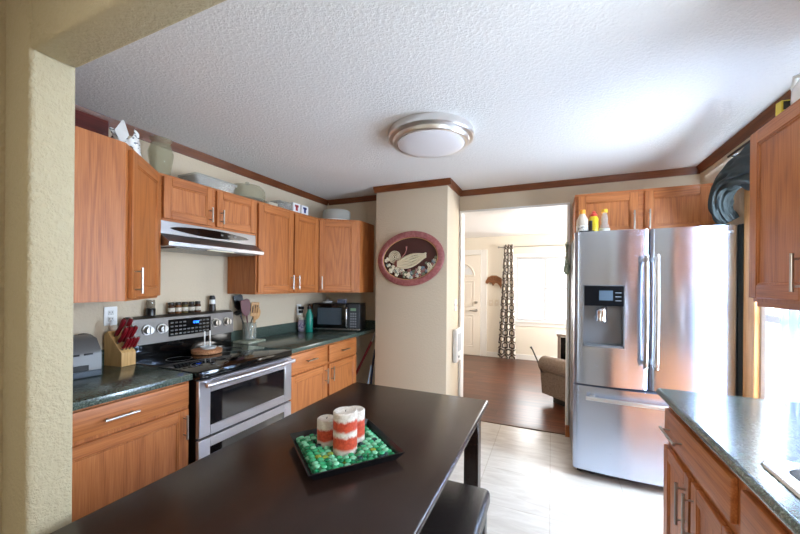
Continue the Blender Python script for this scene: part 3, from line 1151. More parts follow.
def spline(pts, t):
    n = len(pts) - 1
    k = min(int(t * n), n - 1)
    f = t * n - k
    P = [Vector(pts[max(0, min(n, k + i))]) for i in (-1, 0, 1, 2)]
    return 0.5 * ((2 * P[1]) + (P[2] - P[0]) * f + (2 * P[0] - 5 * P[1] + 4 * P[2] - P[3]) * f * f + (3 * P[1] - P[0] - 3 * P[2] + P[3]) * f ** 3)


# the far panel is thrown up and over the fridge corner: a gathered cloth roll along a path
PTH = [(1.05, 2.375, 2.10), (1.05, 2.42, 2.09), (1.05, 2.60, 2.11), (1.045, 2.76, 2.115), (1.03, 2.88, 2.08), (1.015, 2.935, 1.99), (1.030, 2.945, 1.91), (1.065, 2.94, 1.845)]
RAD = [(0.012, 0.03), (0.060, 0.12), (0.072, 0.125), (0.072, 0.095), (0.066, 0.072), (0.058, 0.058), (0.055, 0.050), (0.052, 0.040)]
m = MB()
rings = []
NR, NS = 90, 120
for i in range(NR + 1):
    t = i / NR
    p = spline(PTH, t)
    q = spline(PTH, min(1, t + 0.01)) - spline(PTH, max(0, t - 0.01))
    d = q.normalized()
    side = Vector((1, 0, 0)) - d * d.x
    side.normalize()
    nrm = d.cross(side)
    r2 = spline([(a, b, 0) for a, b in RAD], t)
    ring = []
    for k in range(NS):
        an = 2 * PI * k / NS
        fold = 0.94 + 0.10 * math.sin(11 * an + 5 * t) + 0.06 * math.sin(19 * an - 8 * t + 1.3) + 0.05 * math.sin(4 * an + 26 * t) + 0.04 * math.sin(7 * an - 34 * t)
        ring.append(p + side * (r2.x * fold * math.cos(an)) + nrm * (r2.y * fold * math.sin(an)))
    rings.append(ring)
m.rings(rings)
T = Thing('curtain', 'dark green curtain bunched over the top corner of the refrigerator', 'curtain', (1.03, 2.45, 2.15))
T.part('bunched_cloth', m, GREENCLOTH, world=True, smooth=1.2)


def hang(y0, y1, z0, z1, x, amp, n, spread=1.0):
    def fn(u, v):
        z = z1 + (z0 - z1) * v
        y = y0 + (y1 - y0) * u
        k = 0.6 + 0.4 * v
        return (x + amp * k * math.sin(2 * PI * n * u) + 0.3 * amp * math.sin(2 * PI * n * 2.3 * u + 3 * v), y, z)
    return fn


m = MB().sheet(hang(2.885, 2.945, 0.55, 1.82, 1.108, 0.012, 2), 24, 20, 0.003)
T.part('hanging_cloth', m, GREENCLOTH, world=True, smooth=1.2)
def near_fn(u, v):
    z = 2.28 - 1.53 * v
    yy = 2.10 + (0.255 + 0.03 * math.sin(2.5 * v + 0.4)) * u
    return (1.075 + 0.020 * math.sin(2 * PI * 4 * u + 0.6 * v), yy, z)
m = MB().sheet(near_fn, 60, 30, 0.003)
solo('curtain', 'blue-grey curtain hanging straight at the near edge of the kitchen window', 'curtain', m, SHEERCLOTH, smooth=1.2)

# bottles on the fridge (top of body z = 1.795; doors to 1.812)
ZF = 1.7955
T = Thing('bottle', 'clear bottle with an orange cap at the left end of the fridge top', 'bottle', (0.215, 3.02, ZF))
T.part('body', MB().lathe([(0.030, 0), (0.041, 0.006), (0.042, 0.10), (0.040, 0.13), (0.020, 0.172), (0.018, 0.178)], seg=24), plain('pale_bottle', lin(224, 208, 188), 0.25))
T.part('label', MB().lathe([(0.0425, 0.025), (0.0430, 0.026), (0.0430, 0.085), (0.0425, 0.086)], seg=24), speck('bottle_label', lin(235, 228, 218), lin(150, 140, 130), 60, 0.5, 0.55, 0.66))
T.part('cap', MB().lathe([(0.022, 0.176), (0.022, 0.205), (0.019, 0.208)], seg=20), plain('orange_cap', lin(236, 160, 50), 0.4))
T = Thing('spray_can', 'yellow and black can with a red cap on the fridge', 'can', (0.292, 3.02, ZF))
T.part('body', MB().lathe([(0.030, 0), (0.032, 0.004), (0.032, 0.135), (0.022, 0.152)], seg=24), plain('yellow_can', lin(224, 198, 40), 0.3))
T.part('label', MB().box(-0.034, -0.008, -0.031, 0.0, 0.03, 0.12, 0.008, 2), plain('black_can_label', lin(28, 26, 24), 0.4))
T.part('cap', MB().lathe([(0.024, 0.152), (0.025, 0.168), (0.014, 0.178), (0.012, 0.190), (0.006, 0.194)], seg=20), plain('red_cap', lin(196, 60, 44), 0.35))
T = Thing('bottle', 'slim clear bottle with a yellow cap, right of the yellow can', 'bottle', (0.365, 3.03, ZF))
T.part('body', MB().lathe([(0.034, 0), (0.036, 0.01), (0.036, 0.06), (0.020, 0.10), (0.025, 0.13), (0.016, 0.16), (0.014, 0.180)], seg=24), CLEARPLASTIC)
T.part('label', MB().lathe([(0.0365, 0.006), (0.037, 0.007), (0.037, 0.055), (0.0365, 0.056)], seg=24), PLASTIC_W)
T.part('cap', MB().lathe([(0.022, 0.178), (0.022, 0.200), (0.020, 0.203)], seg=20), plain('yellow_cap', lin(240, 190, 60), 0.4))
m = MB().box(-0.07, 0.07, -0.05, 0.05, 0, 0.036, 0.003)
solo('carton', 'flat white carton lying on the fridge behind its left door', 'box', m, plain('white_card', lin(236, 232, 226), 0.6), (0.505, 3.03, ZF), R(4))

# ---------------------------------------------------------------- pantry column things
T = Thing('wall_plaque', 'oval dusty-rose plaque with raised flowers on the column', 'plaque', (-1.284, 3.184, 1.672))
PA, PB = 0.352, 0.270
ROT = Matrix.Rotation(R(-6), 4, 'Y')


def ell(a, b, y, n=64):
    return [ROT @ Vector((a * math.cos(2 * PI * i / n), y, b * math.sin(2 * PI * i / n))) for i in range(n)]


rm = speck('dusty_rose_paint', lin(150, 84, 84), lin(168, 104, 100), 40, 0.45)
m = MB().rings([ell(PA, PB, -0.001), ell(PA, PB, -0.020), ell(PA - 0.012, PB - 0.012, -0.030), ell(PA - 0.055, PB - 0.055, -0.030), ell(PA - 0.066, PB - 0.066, -0.018)], cap=False)
T.part('rim', m, rm)
m = MB().rings([ell(PA - 0.060, PB - 0.060, -0.002), ell(PA - 0.060, PB - 0.060, -0.012)])
T.part('ground', m, plain('dark_brown_ground', lin(74, 40, 36), 0.5))
m = MB()
m.tube([p_ for p_ in ell(PA - 0.064, PB - 0.064, -0.020)] + [ell(PA - 0.064, PB - 0.064, -0.020)[0]], 0.004, 6)
T.part('gold_bead', m, plain('gold_line', lin(200, 160, 100), 0.4, 0.3))
cream = plain('cream_relief', lin(214, 198, 166), 0.5)
# a sweeping cream wing shape with a round fan at its left
m = MB()
for k in range(5):
    pts, rr = [], []
    for i in range(13):
        t = i / 12
        pts.append((-0.13 + 0.30 * t, -0.016, -0.055 + 0.028 * (k - 2) * (0.35 + 0.65 * math.sin(PI * min(1, t * 1.1))) + 0.085 * t * t + 0.015 * math.sin(3 * t)))
        rr.append(0.016 * (1 - 0.75 * t) + 0.003)
    m.tube(pts, rr, 6)
T.part('wing', m, cream)
m = MB()
for r_ in (0.060, 0.045, 0.030, 0.014):
    m.tube([(-0.165 + r_ * math.cos(2 * PI * i / 24), -0.016, 0.018 + r_ * math.sin(2 * PI * i / 24)) for i in range(25)], 0.006, 6)
T.part('fan', m, cream)
m = MB()
m.ball((-0.125, -0.014, -0.045), (0.050, 0.012, 0.042), 14, 8)
m.tube([(-0.10, -0.016, 0.0), (-0.055, -0.018, 0.045), (-0.035, -0.018, 0.085), (-0.038, -0.018, 0.12)], [0.008, 0.006, 0.005, 0.010], 6)
T.part('bud', m, plain('rose_relief', lin(160, 100, 92), 0.5))
fcols = [plain('flower_cream', lin(224, 214, 186), 0.5), plain('flower_teal', lin(104, 128, 134), 0.5), plain('flower_rose', lin(150, 96, 88), 0.5), plain('flower_sage', lin(110, 118, 92), 0.5)]
rng = random.Random(3)
cnt = 0
for i in range(400):
    x, z = rng.uniform(-0.27, 0.28), rng.uniform(-0.20, 0.10)
    if (x / (PA - .082)) ** 2 + (z / (PB - .082)) ** 2 > 1:
        continue
    if z > -0.085 + 0.55 * max(0, x - 0.10) + (0.13 * max(0, -x - 0.18) / 0.09):
        continue
    m = MB()
    r_ = rng.uniform(0.013, 0.024)
    for k in range(5):
        an = 2 * PI * k / 5 + i
        m.ball((x + r_ * 0.6 * math.cos(an), -0.014 - 0.0001 * (i % 20), z + r_ * 0.6 * math.sin(an)), (r_ * 0.45, 0.006, r_ * 0.45), 6, 4)
    m.ball((x, -0.019, z), (r_ * 0.3, 0.005, r_ * 0.3), 6, 4)
    T.part('flower', m, fcols[rng.randrange(4) if rng.random() > 0.35 else 0])
    cnt += 1
    if cnt >= 85:
        break
T = Thing('wall_phone_cradle', 'white wall box with a grey insert on the column beside the doorway', 'wall box', (-0.908, 3.50, 0.80), R(90))
T.part('case', MB().box(-0.10, 0.10, -0.045, -0.001, -0.17, 0.17, 0.014, 3), PLASTIC_W)
T.part('insert', MB().box(-0.055, 0.075, -0.047, -0.044, -0.06, 0.12, 0.002), plain('grey_insert', lin(168, 172, 176), 0.4))
T.part('button', MB().cyl((-0.02, -0.046, -0.115), (-0.02, -0.050, -0.115), 0.012), plain('grey_button_round', lin(130, 130, 134), 0.4))
T = Thing('light_switch', 'white light switch above the wall box on the column', 'light switch', (-0.908, 3.49, 1.21), R(90))
T.part('plate', MB().box(-0.035, 0.035, -0.007, -0.001, -0.058, 0.058, 0.002), PLASTIC_W)
T.part('toggle', MB().box(-0.006, 0.006, -0.018, -0.006, -0.012, 0.012, 0.002), PLASTIC_W)

# ceiling light
T = Thing('ceiling_light', 'round flush ceiling light with chrome double ring and white diffuser', 'ceiling light', (-0.735, 2.165, CZ))
LR = 0.277
m = MB().lathe([(LR - 0.03, -0.0005), (LR - 0.006, -0.001), (LR, -0.012), (LR + 0.004, -0.048), (LR - 0.004, -0.056), (LR - 0.028, -0.058), (LR - 0.030, -0.076), (LR - 0.036, -0.082), (LR - 0.054, -0.082), (LR - 0.056, -0.06)], seg=72)
T.part('ring', m, plain('polished_nickel', lin(232, 230, 228), 0.28, 1.0))
m = MB().lathe([(LR - 0.057, -0.070), (LR - 0.058, -0.084), (LR - 0.08, -0.094), (LR - 0.14, -0.101), (0.02, -0.104)], seg=64)
T.part('diffuser', m, plain('white_diffuser', lin(226, 222, 224), 0.35))

# ---------------------------------------------------------------- table and bench
TX0, TX1, TY0, TY1, TZ = -1.205, -0.325, 0.36, 2.02, 0.76
T = Thing('dining_table', 'dark espresso dining table with a thick flat top', 'table', (-0.765, 1.19, 0))
T.part('tabletop', MB().box(TX0, TX1, TY0, TY1, TZ - 0.030, TZ, 0.011, 4), TABLEWOOD, world=True)
m = MB()
m.box(TX0 + 0.05, TX0 + 0.07, TY0 + 0.11, TY1 - 0.11, TZ - 0.105, TZ - 0.031)
m.box(TX1 - 0.07, TX1 - 0.05, TY0 + 0.11, TY1 - 0.11, TZ - 0.105, TZ - 0.031)
m.box(TX0 + 0.11, TX1 - 0.11, TY0 + 0.05, TY0 + 0.07, TZ - 0.105, TZ - 0.031)
m.box(TX0 + 0.11, TX1 - 0.11, TY1 - 0.07, TY1 - 0.05, TZ - 0.105, TZ - 0.031)
T.part('apron', m, TABLEWOOD, world=True)
for x in (TX0 + 0.035, TX1 - 0.115):
    for y in (TY0 + 0.035, TY1 - 0.115):
        T.part('leg', MB().box(x, x + 0.08, y, y + 0.08, 0, TZ - 0.031, 0.004), TABLEWOOD, world=True)
T = Thing('bench', 'black padded leather bench pushed under the right side of the table', 'bench', (-0.43, 1.0, 0))
m = MB()
for y0_, y1_ in ((0.42, 0.83), (0.835, 1.245), (1.25, 1.668)):
    m.box(-0.615, -0.255, y0_, y1_, 0.385, 0.463, 0.024, 4)
T.part('cushion', m, LEATHER, world=True)
T.part('seat_frame', MB().box(-0.600, -0.270, 0.435, 1.652, 0.33, 0.386), plain('black_stained_wood', lin(28, 22, 20), 0.35), world=True)
for x in (-0.600, -0.325):
    for y in (0.435, 1.597):
        T.part('leg', MB().box(x, x + 0.055, y, y + 0.055, 0, 0.331, 0.003), plain('black_leg_wood', lin(28, 22, 20), 0.35), world=True)

# tray with glass gems and candles
TC = (-0.744, 1.160)
TA = R(51.5)
T = Thing('tray', 'square black tray of green glass gems on the dining table', 'tray', (TC[0], TC[1], TZ), TA - PI / 2)
h0, h1 = 0.153, 0.180
rim_mat = plain('black_lacquer', lin(20, 22, 26), 0.25)
sq = lambda h, z: [(-h, -h, z), (h, -h, z), (h, h, z), (-h, h, z)]
m = MB().rings([sq(h0, 0.001), sq(h1, 0.036), sq(h1 - 0.005, 0.0365), sq(h0 + 0.006, 0.010)])
T.part('dish', m, rim_mat)
m = MB().box(-h0 - 0.002, h0 + 0.002, -h0 - 0.002, h0 + 0.002, 0.0102, 0.0150)
T.part('gravel_bed', m, speck('green_glass_chips', lin(16, 70, 48), lin(70, 150, 110), 90, 0.2))
TM = T.m
CAND = [(-0.722, 1.135, 0.046, 0.158, 'tallest red and white banded pillar candle, front of the trio'),
        (-0.826, 1.160, 0.037, 0.105, 'short banded pillar candle at the left of the trio'),
        (-0.738, 1.232, 0.041, 0.130, 'banded pillar candle standing behind the tallest one')]


def candle_mat(h, reds):
    t = NT('banded_candle_wax')
    tc = t.n('TexCoord')
    sep = t.n('SeparateXYZ', Vector=tc.outputs['Object'])
    nz = t.noise(tc.outputs['Object'], 38, 5.0, 0.7)
    z = t.math('ADD', t.math('DIVIDE', sep.outputs[2], h), t.math('MULTIPLY', t.math('SUBTRACT', nz, 0.5), 0.22))
    rp = t.n('ValToRGB', Fac=z)
    rp.color_ramp.interpolation = 'LINEAR'
    wc, rc = lin(214, 204, 192), lin(186, 66, 40)
    el = rp.color_ramp.elements
    stops = [(0.0, wc)]
    for lo, hi in reds:
        stops += [(lo - 0.04, wc), (lo + 0.03, rc), (hi - 0.03, rc), (hi + 0.04, wc)]
    while len(el) < len(stops):
        el.new(0.5)
    for e_, (p_, c_) in zip(el, stops):
        e_.position = p_
        e_.color = c_
    n2 = t.noise(tc.outputs['Object'], 75, 5.0, 0.7)
    mx = t.n('MixRGB', p_blend_type='SOFT_LIGHT', Fac=1.0, Color1=rp.outputs[0], Color2=t.ramp(n2, (0.3, (0.2, 0.2, 0.2, 1)), (0.7, (0.9, 0.9, 0.9, 1))))
    t.set(Base__Color=mx.outputs[0], Roughness=0.5, Subsurface__Weight=0.0)
    return t.mat


for (x, y, r_, h_, lab), reds in zip(CAND, ([(0.15, 0.42), (0.56, 0.80)], [(0.22, 0.62)], [(0.20, 0.70)])):
    T = Thing('candle', lab, 'candle', (x, y, TZ + 0.0152), group='pillar candles in the tray')
    T.part('wax', MB().lathe([(r_ - 0.003, 0), (r_, 0.003), (r_, h_ - 0.004), (r_ - 0.005, h_), (r_ * 0.5, h_ - 0.004), (0.004, h_ - 0.005)], seg=36), candle_mat(h_, reds))
    T.part('wick', MB().tube([(0, 0, h_ - 0.006), (0.001, 0, h_ - 0.002), (0.003, 0.001, h_ + 0.002)], 0.0012, 6), plain('burnt_wick', lin(60, 50, 44), 0.8))


def gem_mat(name, c):
    return plain(name, c, 0.06, 0.0, Transmission__Weight=0.35, IOR=1.45)


gm = [gem_mat('gem_green', lin(70, 190, 130)), gem_mat('gem_pale_green', lin(140, 222, 178)), gem_mat('gem_emerald', lin(30, 140, 88)), gem_mat('gem_dark_teal', lin(24, 70, 70)), gem_mat('gem_olive', lin(150, 170, 70))]
gmesh = []
for gmat in gm:
    o = mesh_obj('glass_gem', MB().ball((0, 0, 0.0060), (0.0120, 0.0120, 0.0060), 14, 8), gmat)
    gmesh.append(o.data)
    bpy.data.objects.remove(o)
rng = random.Random(11)
clab = [(x, y, r_) for x, y, r_, _, _ in CAND]
row = 0
gy = -h0 + 0.010
gems = []
while gy < h0 - 0.006:
    gx = -h0 + 0.011 + (0.0105 if row % 2 else 0)
    while gx < h0 - 0.008:
        gems.append((gx + rng.uniform(-.001, .001), gy + rng.uniform(-.001, .001), 0.0152))
        gx += 0.0250
    gy += 0.0218
    row += 1
low = len(gems)
# second, looser layer nesting between the first
row = 0
gy = -h0 + 0.017
while gy < h0 - 0.010:
    gx = -h0 + 0.022 + (0.0105 if row % 2 else 0)
    while gx < h0 - 0.014:
        gems.append((gx + rng.uniform(-.002, .002), gy + rng.uniform(-.002, .002), 0.0232))
        gx += 0.0250
    gy += 0.0218
    row += 1
gcount = 0
for gx, gy, gz in gems:
    p_ = TM @ Vector((gx, gy, gz))
    if any(math.hypot(p_.x - x, p_.y - y) < r_ + 0.012 for x, y, r_ in clab):
        continue
    if gcount >= 300:
        break
    gcount += 1
    o = bpy.data.objects.new('glass_gem', rng.choices(gmesh, (5, 4, 3, 1, 1))[0])
    COL.objects.link(o)
    o.location = p_
    o.rotation_euler = (rng.uniform(-.12, .12) if gz > 0.02 else 0, rng.uniform(-.12, .12) if gz > 0.02 else 0, rng.uniform(0, 6))
    o['label'] = 'rounded green glass gem in the black tray around the candles'
    o['category'] = 'glass gem'
    o['group'] = 'green glass gems in the tray'

# ---------------------------------------------------------------- things on the left counter
CT = 0.9145
T = Thing('toaster', 'grey box-shaped toaster with a black slot beside the jamb', 'toaster', (-2.355, 0.930, CT), R(84))
GREY = plain('grey_plastic', lin(116, 116, 116), 0.4, 0.2)
m = MB()
m.prism_x([(-0.105, 0.012), (0.09, 0.012), (0.09, 0.20), (0.06, 0.21), (-0.04, 0.195), (-0.095, 0.14), (-0.105, 0.12)], -0.17, 0.155)
T.part('case', m, GREY)
T.part('base', MB().box(-0.165, 0.15, -0.10, 0.085, 0, 0.014), BLACK)
T.part('slot', MB().box(-0.15, 0.10, -0.110, -0.102, 0.035, 0.065, 0.002), BLACK)
T.part('lower_panel', MB().box(-0.168, 0.153, -0.113, -0.104, 0.001, 0.034, 0.003), plain('blue_grey_plastic', lin(70, 80, 90), 0.3))
m = MB()
for k in range(5):
    m.box(-0.14 + k * 0.055, -0.14 + k * 0.055 + 0.038, -0.108, -0.100, 0.116, 0.126, 0.002)
T.part('vent_slots', m, BLACK)
m = MB().tube([spline([(-2.47, 1.02, 1.07), (-2.478, 1.08, 1.115), (-2.47, 1.14, 1.10), (-2.445, 1.155, 1.02), (-2.45, 1.125, 0.93)], i / 24) for i in range(25)], 0.0035, 6)
solo('power_cord', 'thin black power cord curling up behind the grey toaster', 'cord', m, BLACK)


def outlet(loc, rotz, label, plugs=False):
    T = Thing('wall_outlet', label, 'outlet', loc, rotz)
    pl = T.part('plate', MB().box(-0.036, 0.036, -0.007, -0.001, -0.058, 0.058, 0.003), PLASTIC_W)
    for dz in (-0.02, 0.02):
        T.part('socket', MB().box(-0.015, 0.015, -0.009, -0.006, dz - 0.014, dz + 0.014, 0.002), plain('socket_face', lin(205, 203, 198), 0.4), pl)
        m = MB()
        m.box(-0.008, -0.005, -0.0095, -0.0085, dz - 0.002, dz + 0.008)
        m.box(0.005, 0.008, -0.0095, -0.0085, dz - 0.002, dz + 0.008)
        m.box(-0.002, 0.002, -0.0095, -0.0085, dz - 0.010, dz - 0.006)
        T.part('slots', m, BLACK, pl)
    if plugs:
        T.part('plug', MB().box(-0.014, 0.02, -0.045, -0.0096, -0.036, -0.004, 0.004), BLACK)
        T.part('plug', MB().box(-0.02, 0.03, -0.050, -0.0096, 0.004, 0.036, 0.004), BLACK)
    return T


outlet((-2.499, 1.243, 1.208), R(90), 'white wall outlet above the knife block')
outlet((-2.499, 2.985, 1.135), R(90), 'white wall outlet with two black plugs above the spray jar', True)

# knife block, every knife a thing
KB = (-2.335, 1.259)
KR = R(97)
T = Thing('knife_block', 'pale wood knife block on the green counter', 'knife block', (KB[0], KB[1], CT), KR)
T.part('block', MB().prism_x([(0, 0), (0.145, 0), (0.145, 0.185), (0.12, 0.205), (0.0, 0.080)], -0.041, 0.041), PINE)
KM = T.m
fwd = Vector((0, -0.085, 0.125)).normalized()   # out of the sloping face
slope = Vector((0, 0.12, 0.125)).normalized()
RED = plain('red_knife_handle', lin(120, 16, 26), 0.3)
knives = []
for k, x in enumerate((-0.030, -0.010, 0.010, 0.030)):
    knives.append((x, 0.022, 0.085, 0.0095, 'lower row'))
for k, x in enumerate((-0.027, 0.0, 0.027)):
    knives.append((x, 0.072, 0.120, 0.0120, 'middle row'))
for k, x in enumerate((-0.020, 0.020)):
    knives.append((x, 0.125, 0.130, 0.0135, 'top row'))
names = {'lower row': ['leftmost short red steak knife in the lower row of the block', 'second short red steak knife from the left in the block', 'third short red steak knife from the left in the block', 'rightmost short red steak knife in the lower row of the block'],
         'middle row': ['left red-handled knife in the middle row of the block', 'centre red-handled knife in the middle row of the block', 'right red-handled knife in the middle row of the block'],
         'top row': ['left large red-handled knife at the top of the block', 'right large red-handled knife at the top of the block']}
idx = {}
for x, s_, L_, r_, rowname in knives:
    i = idx.get(rowname, 0)
    idx[rowname] = i + 1
    base = Vector((x, 0.0, 0.080)) + slope * s_ + fwd * 0.006
    wl = KM @ base
    T = Thing('knife', names[rowname][i], 'knife', wl, KR, 'red-handled knives in the block')
    T.part('bolster', MB().tube([(0, 0, 0), fwd * 0.012], r_ * 0.8, 8), CHROME)
    pts = [fwd * (0.012 + (L_ - 0.012) * t) + slope * (-0.004 * math.sin(PI * t)) for t in (0, 0.15, 0.4, 0.7, 0.9, 1.0)]
    h = T.part('handle', MB().tube(pts, [r_ * 0.85, r_, r_ * 0.9, r_, r_ * 1.05, r_ * 0.7], 10), RED)
    T.part('rivet', MB().tube([fwd * (L_ * 0.995), fwd * (L_ + 0.003)], r_ * 0.6, 8), CHROME, h)

# things standing on the range back guard (top z = 1.195, x -2.44 .. -2.475)
BG = 1.1955


def grinder(y, label, dark=False):
    T = Thing('pepper_mill', label, 'pepper mill', (-2.459, y, BG))
    if dark:
        T.part('base', MB().lathe([(0.028, 0), (0.028, 0.045), (0.024, 0.05)], seg=20), BLACK)
        T.part('jar', MB().lathe([(0.024, 0.0505), (0.026, 0.075), (0.024, 0.105)], seg=20), clear('smoky_glass', lin(120, 108, 90), 0.6))
    else:
        T.part('jar', MB().lathe([(0.025, 0), (0.026, 0.01), (0.022, 0.055)], seg=20), plain('peppercorns', lin(40, 28, 24), 0.3))
        T.part('sleeve', MB().lathe([(0.022, 0.056), (0.020, 0.09)], seg=20), PLASTIC_W)
        T.part('cap', MB().lathe([(0.021, 0.0905), (0.022, 0.105), (0.015, 0.122)], seg=20), plain('dark_cap', lin(40, 38, 38), 0.3))


grinder(1.455, 'smoky pepper mill with a black foot at the left end of the range back', True)
grinder(1.915, 'pepper mill with a white band right of the spice jars')
spice_cols = [lin(70, 44, 30), lin(110, 70, 40), lin(96, 84, 54), lin(60, 48, 40), lin(84, 50, 34)]
pos = ['leftmost', 'second from the left', 'middle', 'second from the right', 'rightmost']
for i in range(5):
    T = Thing('spice_jar', '%s of the five small glass spice jars on the range back' % pos[i], 'spice jar', (-2.459, 1.592 + i * 0.050, BG), 0, 'spice jars on the range')
    T.part('jar', MB().lathe([(0.019, 0), (0.021, 0.003), (0.021, 0.055), (0.016, 0.063)], seg=18), plain('spice_%d' % i, spice_cols[i], 0.15))
    T.part('label', MB().lathe([(0.0212, 0.016), (0.0216, 0.017), (0.0216, 0.042), (0.0212, 0.043)], seg=18), speck('spice_label', lin(206, 198, 184), lin(120, 110, 100), 90, 0.5, 0.5, 0.7))
    T.part('lid', MB().lathe([(0.018, 0.0635), (0.0185, 0.065), (0.0185, 0.080), (0.017, 0.082)], seg=18), plain('dark_lid', lin(46, 40, 38), 0.35))

# cork trivet and white stand on the cooktop
T = Thing('trivet', 'thick round cork trivet on the cooktop', 'trivet', (-2.25, 1.712, 0.9188))
T.part('disc', MB().lathe([(0.092, 0), (0.098, 0.004), (0.098, 0.024), (0.093, 0.028)], seg=40), speck('cork', lin(150, 96, 62), lin(196, 142, 100), 120, 0.8, 0.35, 0.65, bump=0.3))
T = Thing('utensil_stand', 'small white stand with two upright rods on the cork trivet', 'stand', (-2.235, 1.712, 0.9470))
T.part('dish', MB().lathe([(0.034, 0), (0.046, 0.004), (0.054, 0.018), (0.050, 0.020), (0.040, 0.008)], seg=32), plain('pale_grey_glaze', lin(200, 206, 208), 0.25))
for dy in (-0.022, 0.020):
    T.part('rod', MB().tube([(-0.01, dy, 0.008), (-0.01, dy, 0.12), (-0.011, dy, 0.128)], 0.0042, 8), PLASTIC_W)

# utensil crock on a small board
T = Thing('board', 'small pale green stone board under the utensil jar', 'board', (-2.37, 2.205, CT), R(4))
T.part('slab', MB().box(-0.085, 0.085, -0.10, 0.10, 0, 0.014, 0.003), speck('pale_green_stone', lin(150, 160, 140), lin(190, 196, 178), 60, 0.35))
UC = Vector((-2.385, 2.215, CT + 0.0145))
T = Thing('utensil_jar', 'square glass jar full of cooking utensils', 'jar', UC)
m = MB().lathe([(0.050, 0), (0.058, 0.006), (0.058, 0.125), (0.052, 0.140), (0.058, 0.150), (0.054, 0.150), (0.048, 0.140), (0.054, 0.125), (0.054, 0.012), (0.0, 0.010)], seg=28)
T.part('glass', m, CLEARGLASS)


def utensil(name, label, dx, dy, lean, h, head, mat, hr=0.006, cat='utensil', hs=1.35):
    T = Thing(name, label, cat, UC + Vector((dx, dy, 0.0135)), 0, 'utensils in the glass jar')
    top = Vector((lean[0], lean[1], h))
    d = top.normalized()
    T.part('handle', MB().tube([(0, 0, 0), top * 0.5, top], [hr, hr * 0.9, hr], 8), mat)
    side = Vector((0.25, 1, 0)).normalized()
    up = d
    nrm = up.cross(side).normalized()
    side = nrm.cross(up)
    M = Matrix((side.to_4d(), nrm.to_4d(), up.to_4d(), (0, 0, 0, 1))).transposed()
    M.translation = top
    for c in range(3):
        M[3][c] = 0
    m = MB()
    m.M = M @ Matrix.Scale(hs, 4)
    if head == 'spoon':
        m.ball((0, 0, 0.038), (0.028, 0.007, 0.042), 16, 10)
    elif head == 'ladle':
        m.lathe([(0.002, -0.03), (0.025, -0.024), (0.036, 0.0), (0.033, 0.0), (0.022, -0.020), (0.002, -0.026)], (0, 0.02, 0.035), 20)
    elif head == 'slotted':
        for x0 in (-0.026, -0.010, 0.006, 0.020):
            m.box(x0, x0 + 0.007, -0.003, 0.003, 0.010, 0.085)
        m.box(-0.026, 0.027, -0.0031, 0.0031, 0.0, 0.022, 0.002)
        m.box(-0.026, 0.027, -0.0031, 0.0031, 0.072, 0.090, 0.002)
    elif head == 'spatula':
        m.prism_y([(-0.010, 0), (0.010, 0), (0.030, 0.03), (0.030, 0.095), (0.018, 0.105), (-0.028, 0.100), (-0.030, 0.03)], -0.004, 0.004)
    T.part('head', m, mat)


REDSIL = plain('dark_red_silicone', lin(92, 26, 24), 0.45)
utensil('ladle', 'black ladle at the left of the utensil jar', -0.018, 0.018, (-0.01, -0.088, 0.20), 0.20, 'ladle', BLACK, hs=1.0)
utensil('spatula', 'dark red spatula in the utensil jar', 0.018, -0.012, (0.0, -0.035, 0.20), 0.20, 'spatula', REDSIL)
utensil('spoon', 'tall dark red spoon in the utensil jar', -0.02, 0.0, (0.0, -0.01, 0.23), 0.23, 'spoon', REDSIL)
utensil('slotted_turner', 'slotted pale wood turner at the front of the utensil jar', 0.028, 0.006, (0.012, 0.008, 0.19), 0.19, 'slotted', SPOONWOOD)
utensil('spoon', 'plain wooden spoon in the utensil jar', 0.0, 0.026, (0.02, 0.02, 0.16), 0.16, 'spoon', SPOONWOOD, 0.005)
utensil('spoon', 'black spoon leaning right in the utensil jar', -0.022, -0.022, (-0.005, 0.092, 0.19), 0.19, 'spoon', BLACK)
utensil('spatula', 'black spatula leaning left in the utensil jar', -0.036, -0.006, (-0.032, -0.028, 0.235), 0.235, 'spatula', BLACK)

# spray jar, teal bottle, microwave
T = Thing('jar', 'lavender-labelled plastic jar beside the teal bottle', 'jar', (-2.415, 2.945, CT))
T.part('body', MB().lathe([(0.042, 0), (0.045, 0.004), (0.045, 0.105), (0.036, 0.120)], seg=24), plain('clear_lilac', lin(170, 166, 190), 0.2))
T.part('label', MB().lathe([(0.0452, 0.02), (0.0458, 0.021), (0.0458, 0.09), (0.0452, 0.091)], seg=24), speck('lilac_label', lin(120, 112, 160), lin(220, 218, 228), 40, 0.5))
T.part('lid', MB().lathe([(0.038, 0.1205), (0.039, 0.14), (0.036, 0.143)], seg=24), PLASTIC_W)
T = Thing('water_bottle', 'teal bottle with a black cap left of the microwave', 'bottle', (-2.310, 2.925, CT))
T.part('body', MB().lathe([(0.036, 0), (0.038, 0.004), (0.038, 0.175), (0.020, 0.215), (0.018, 0.235)], seg=24), plain('teal_enamel', lin(0, 122, 104), 0.3))
T.part('cap', MB().lathe([(0.020, 0.2355), (0.021, 0.238), (0.021, 0.262), (0.012, 0.270)], seg=20), BLACK)
T.part('cap_loop', MB().tube([(0.0, 0.012 * math.cos(PI * i / 8), 0.268 + 0.020 * math.sin(PI * i / 8)) for i in range(9)], 0.004, 6), BLACK)

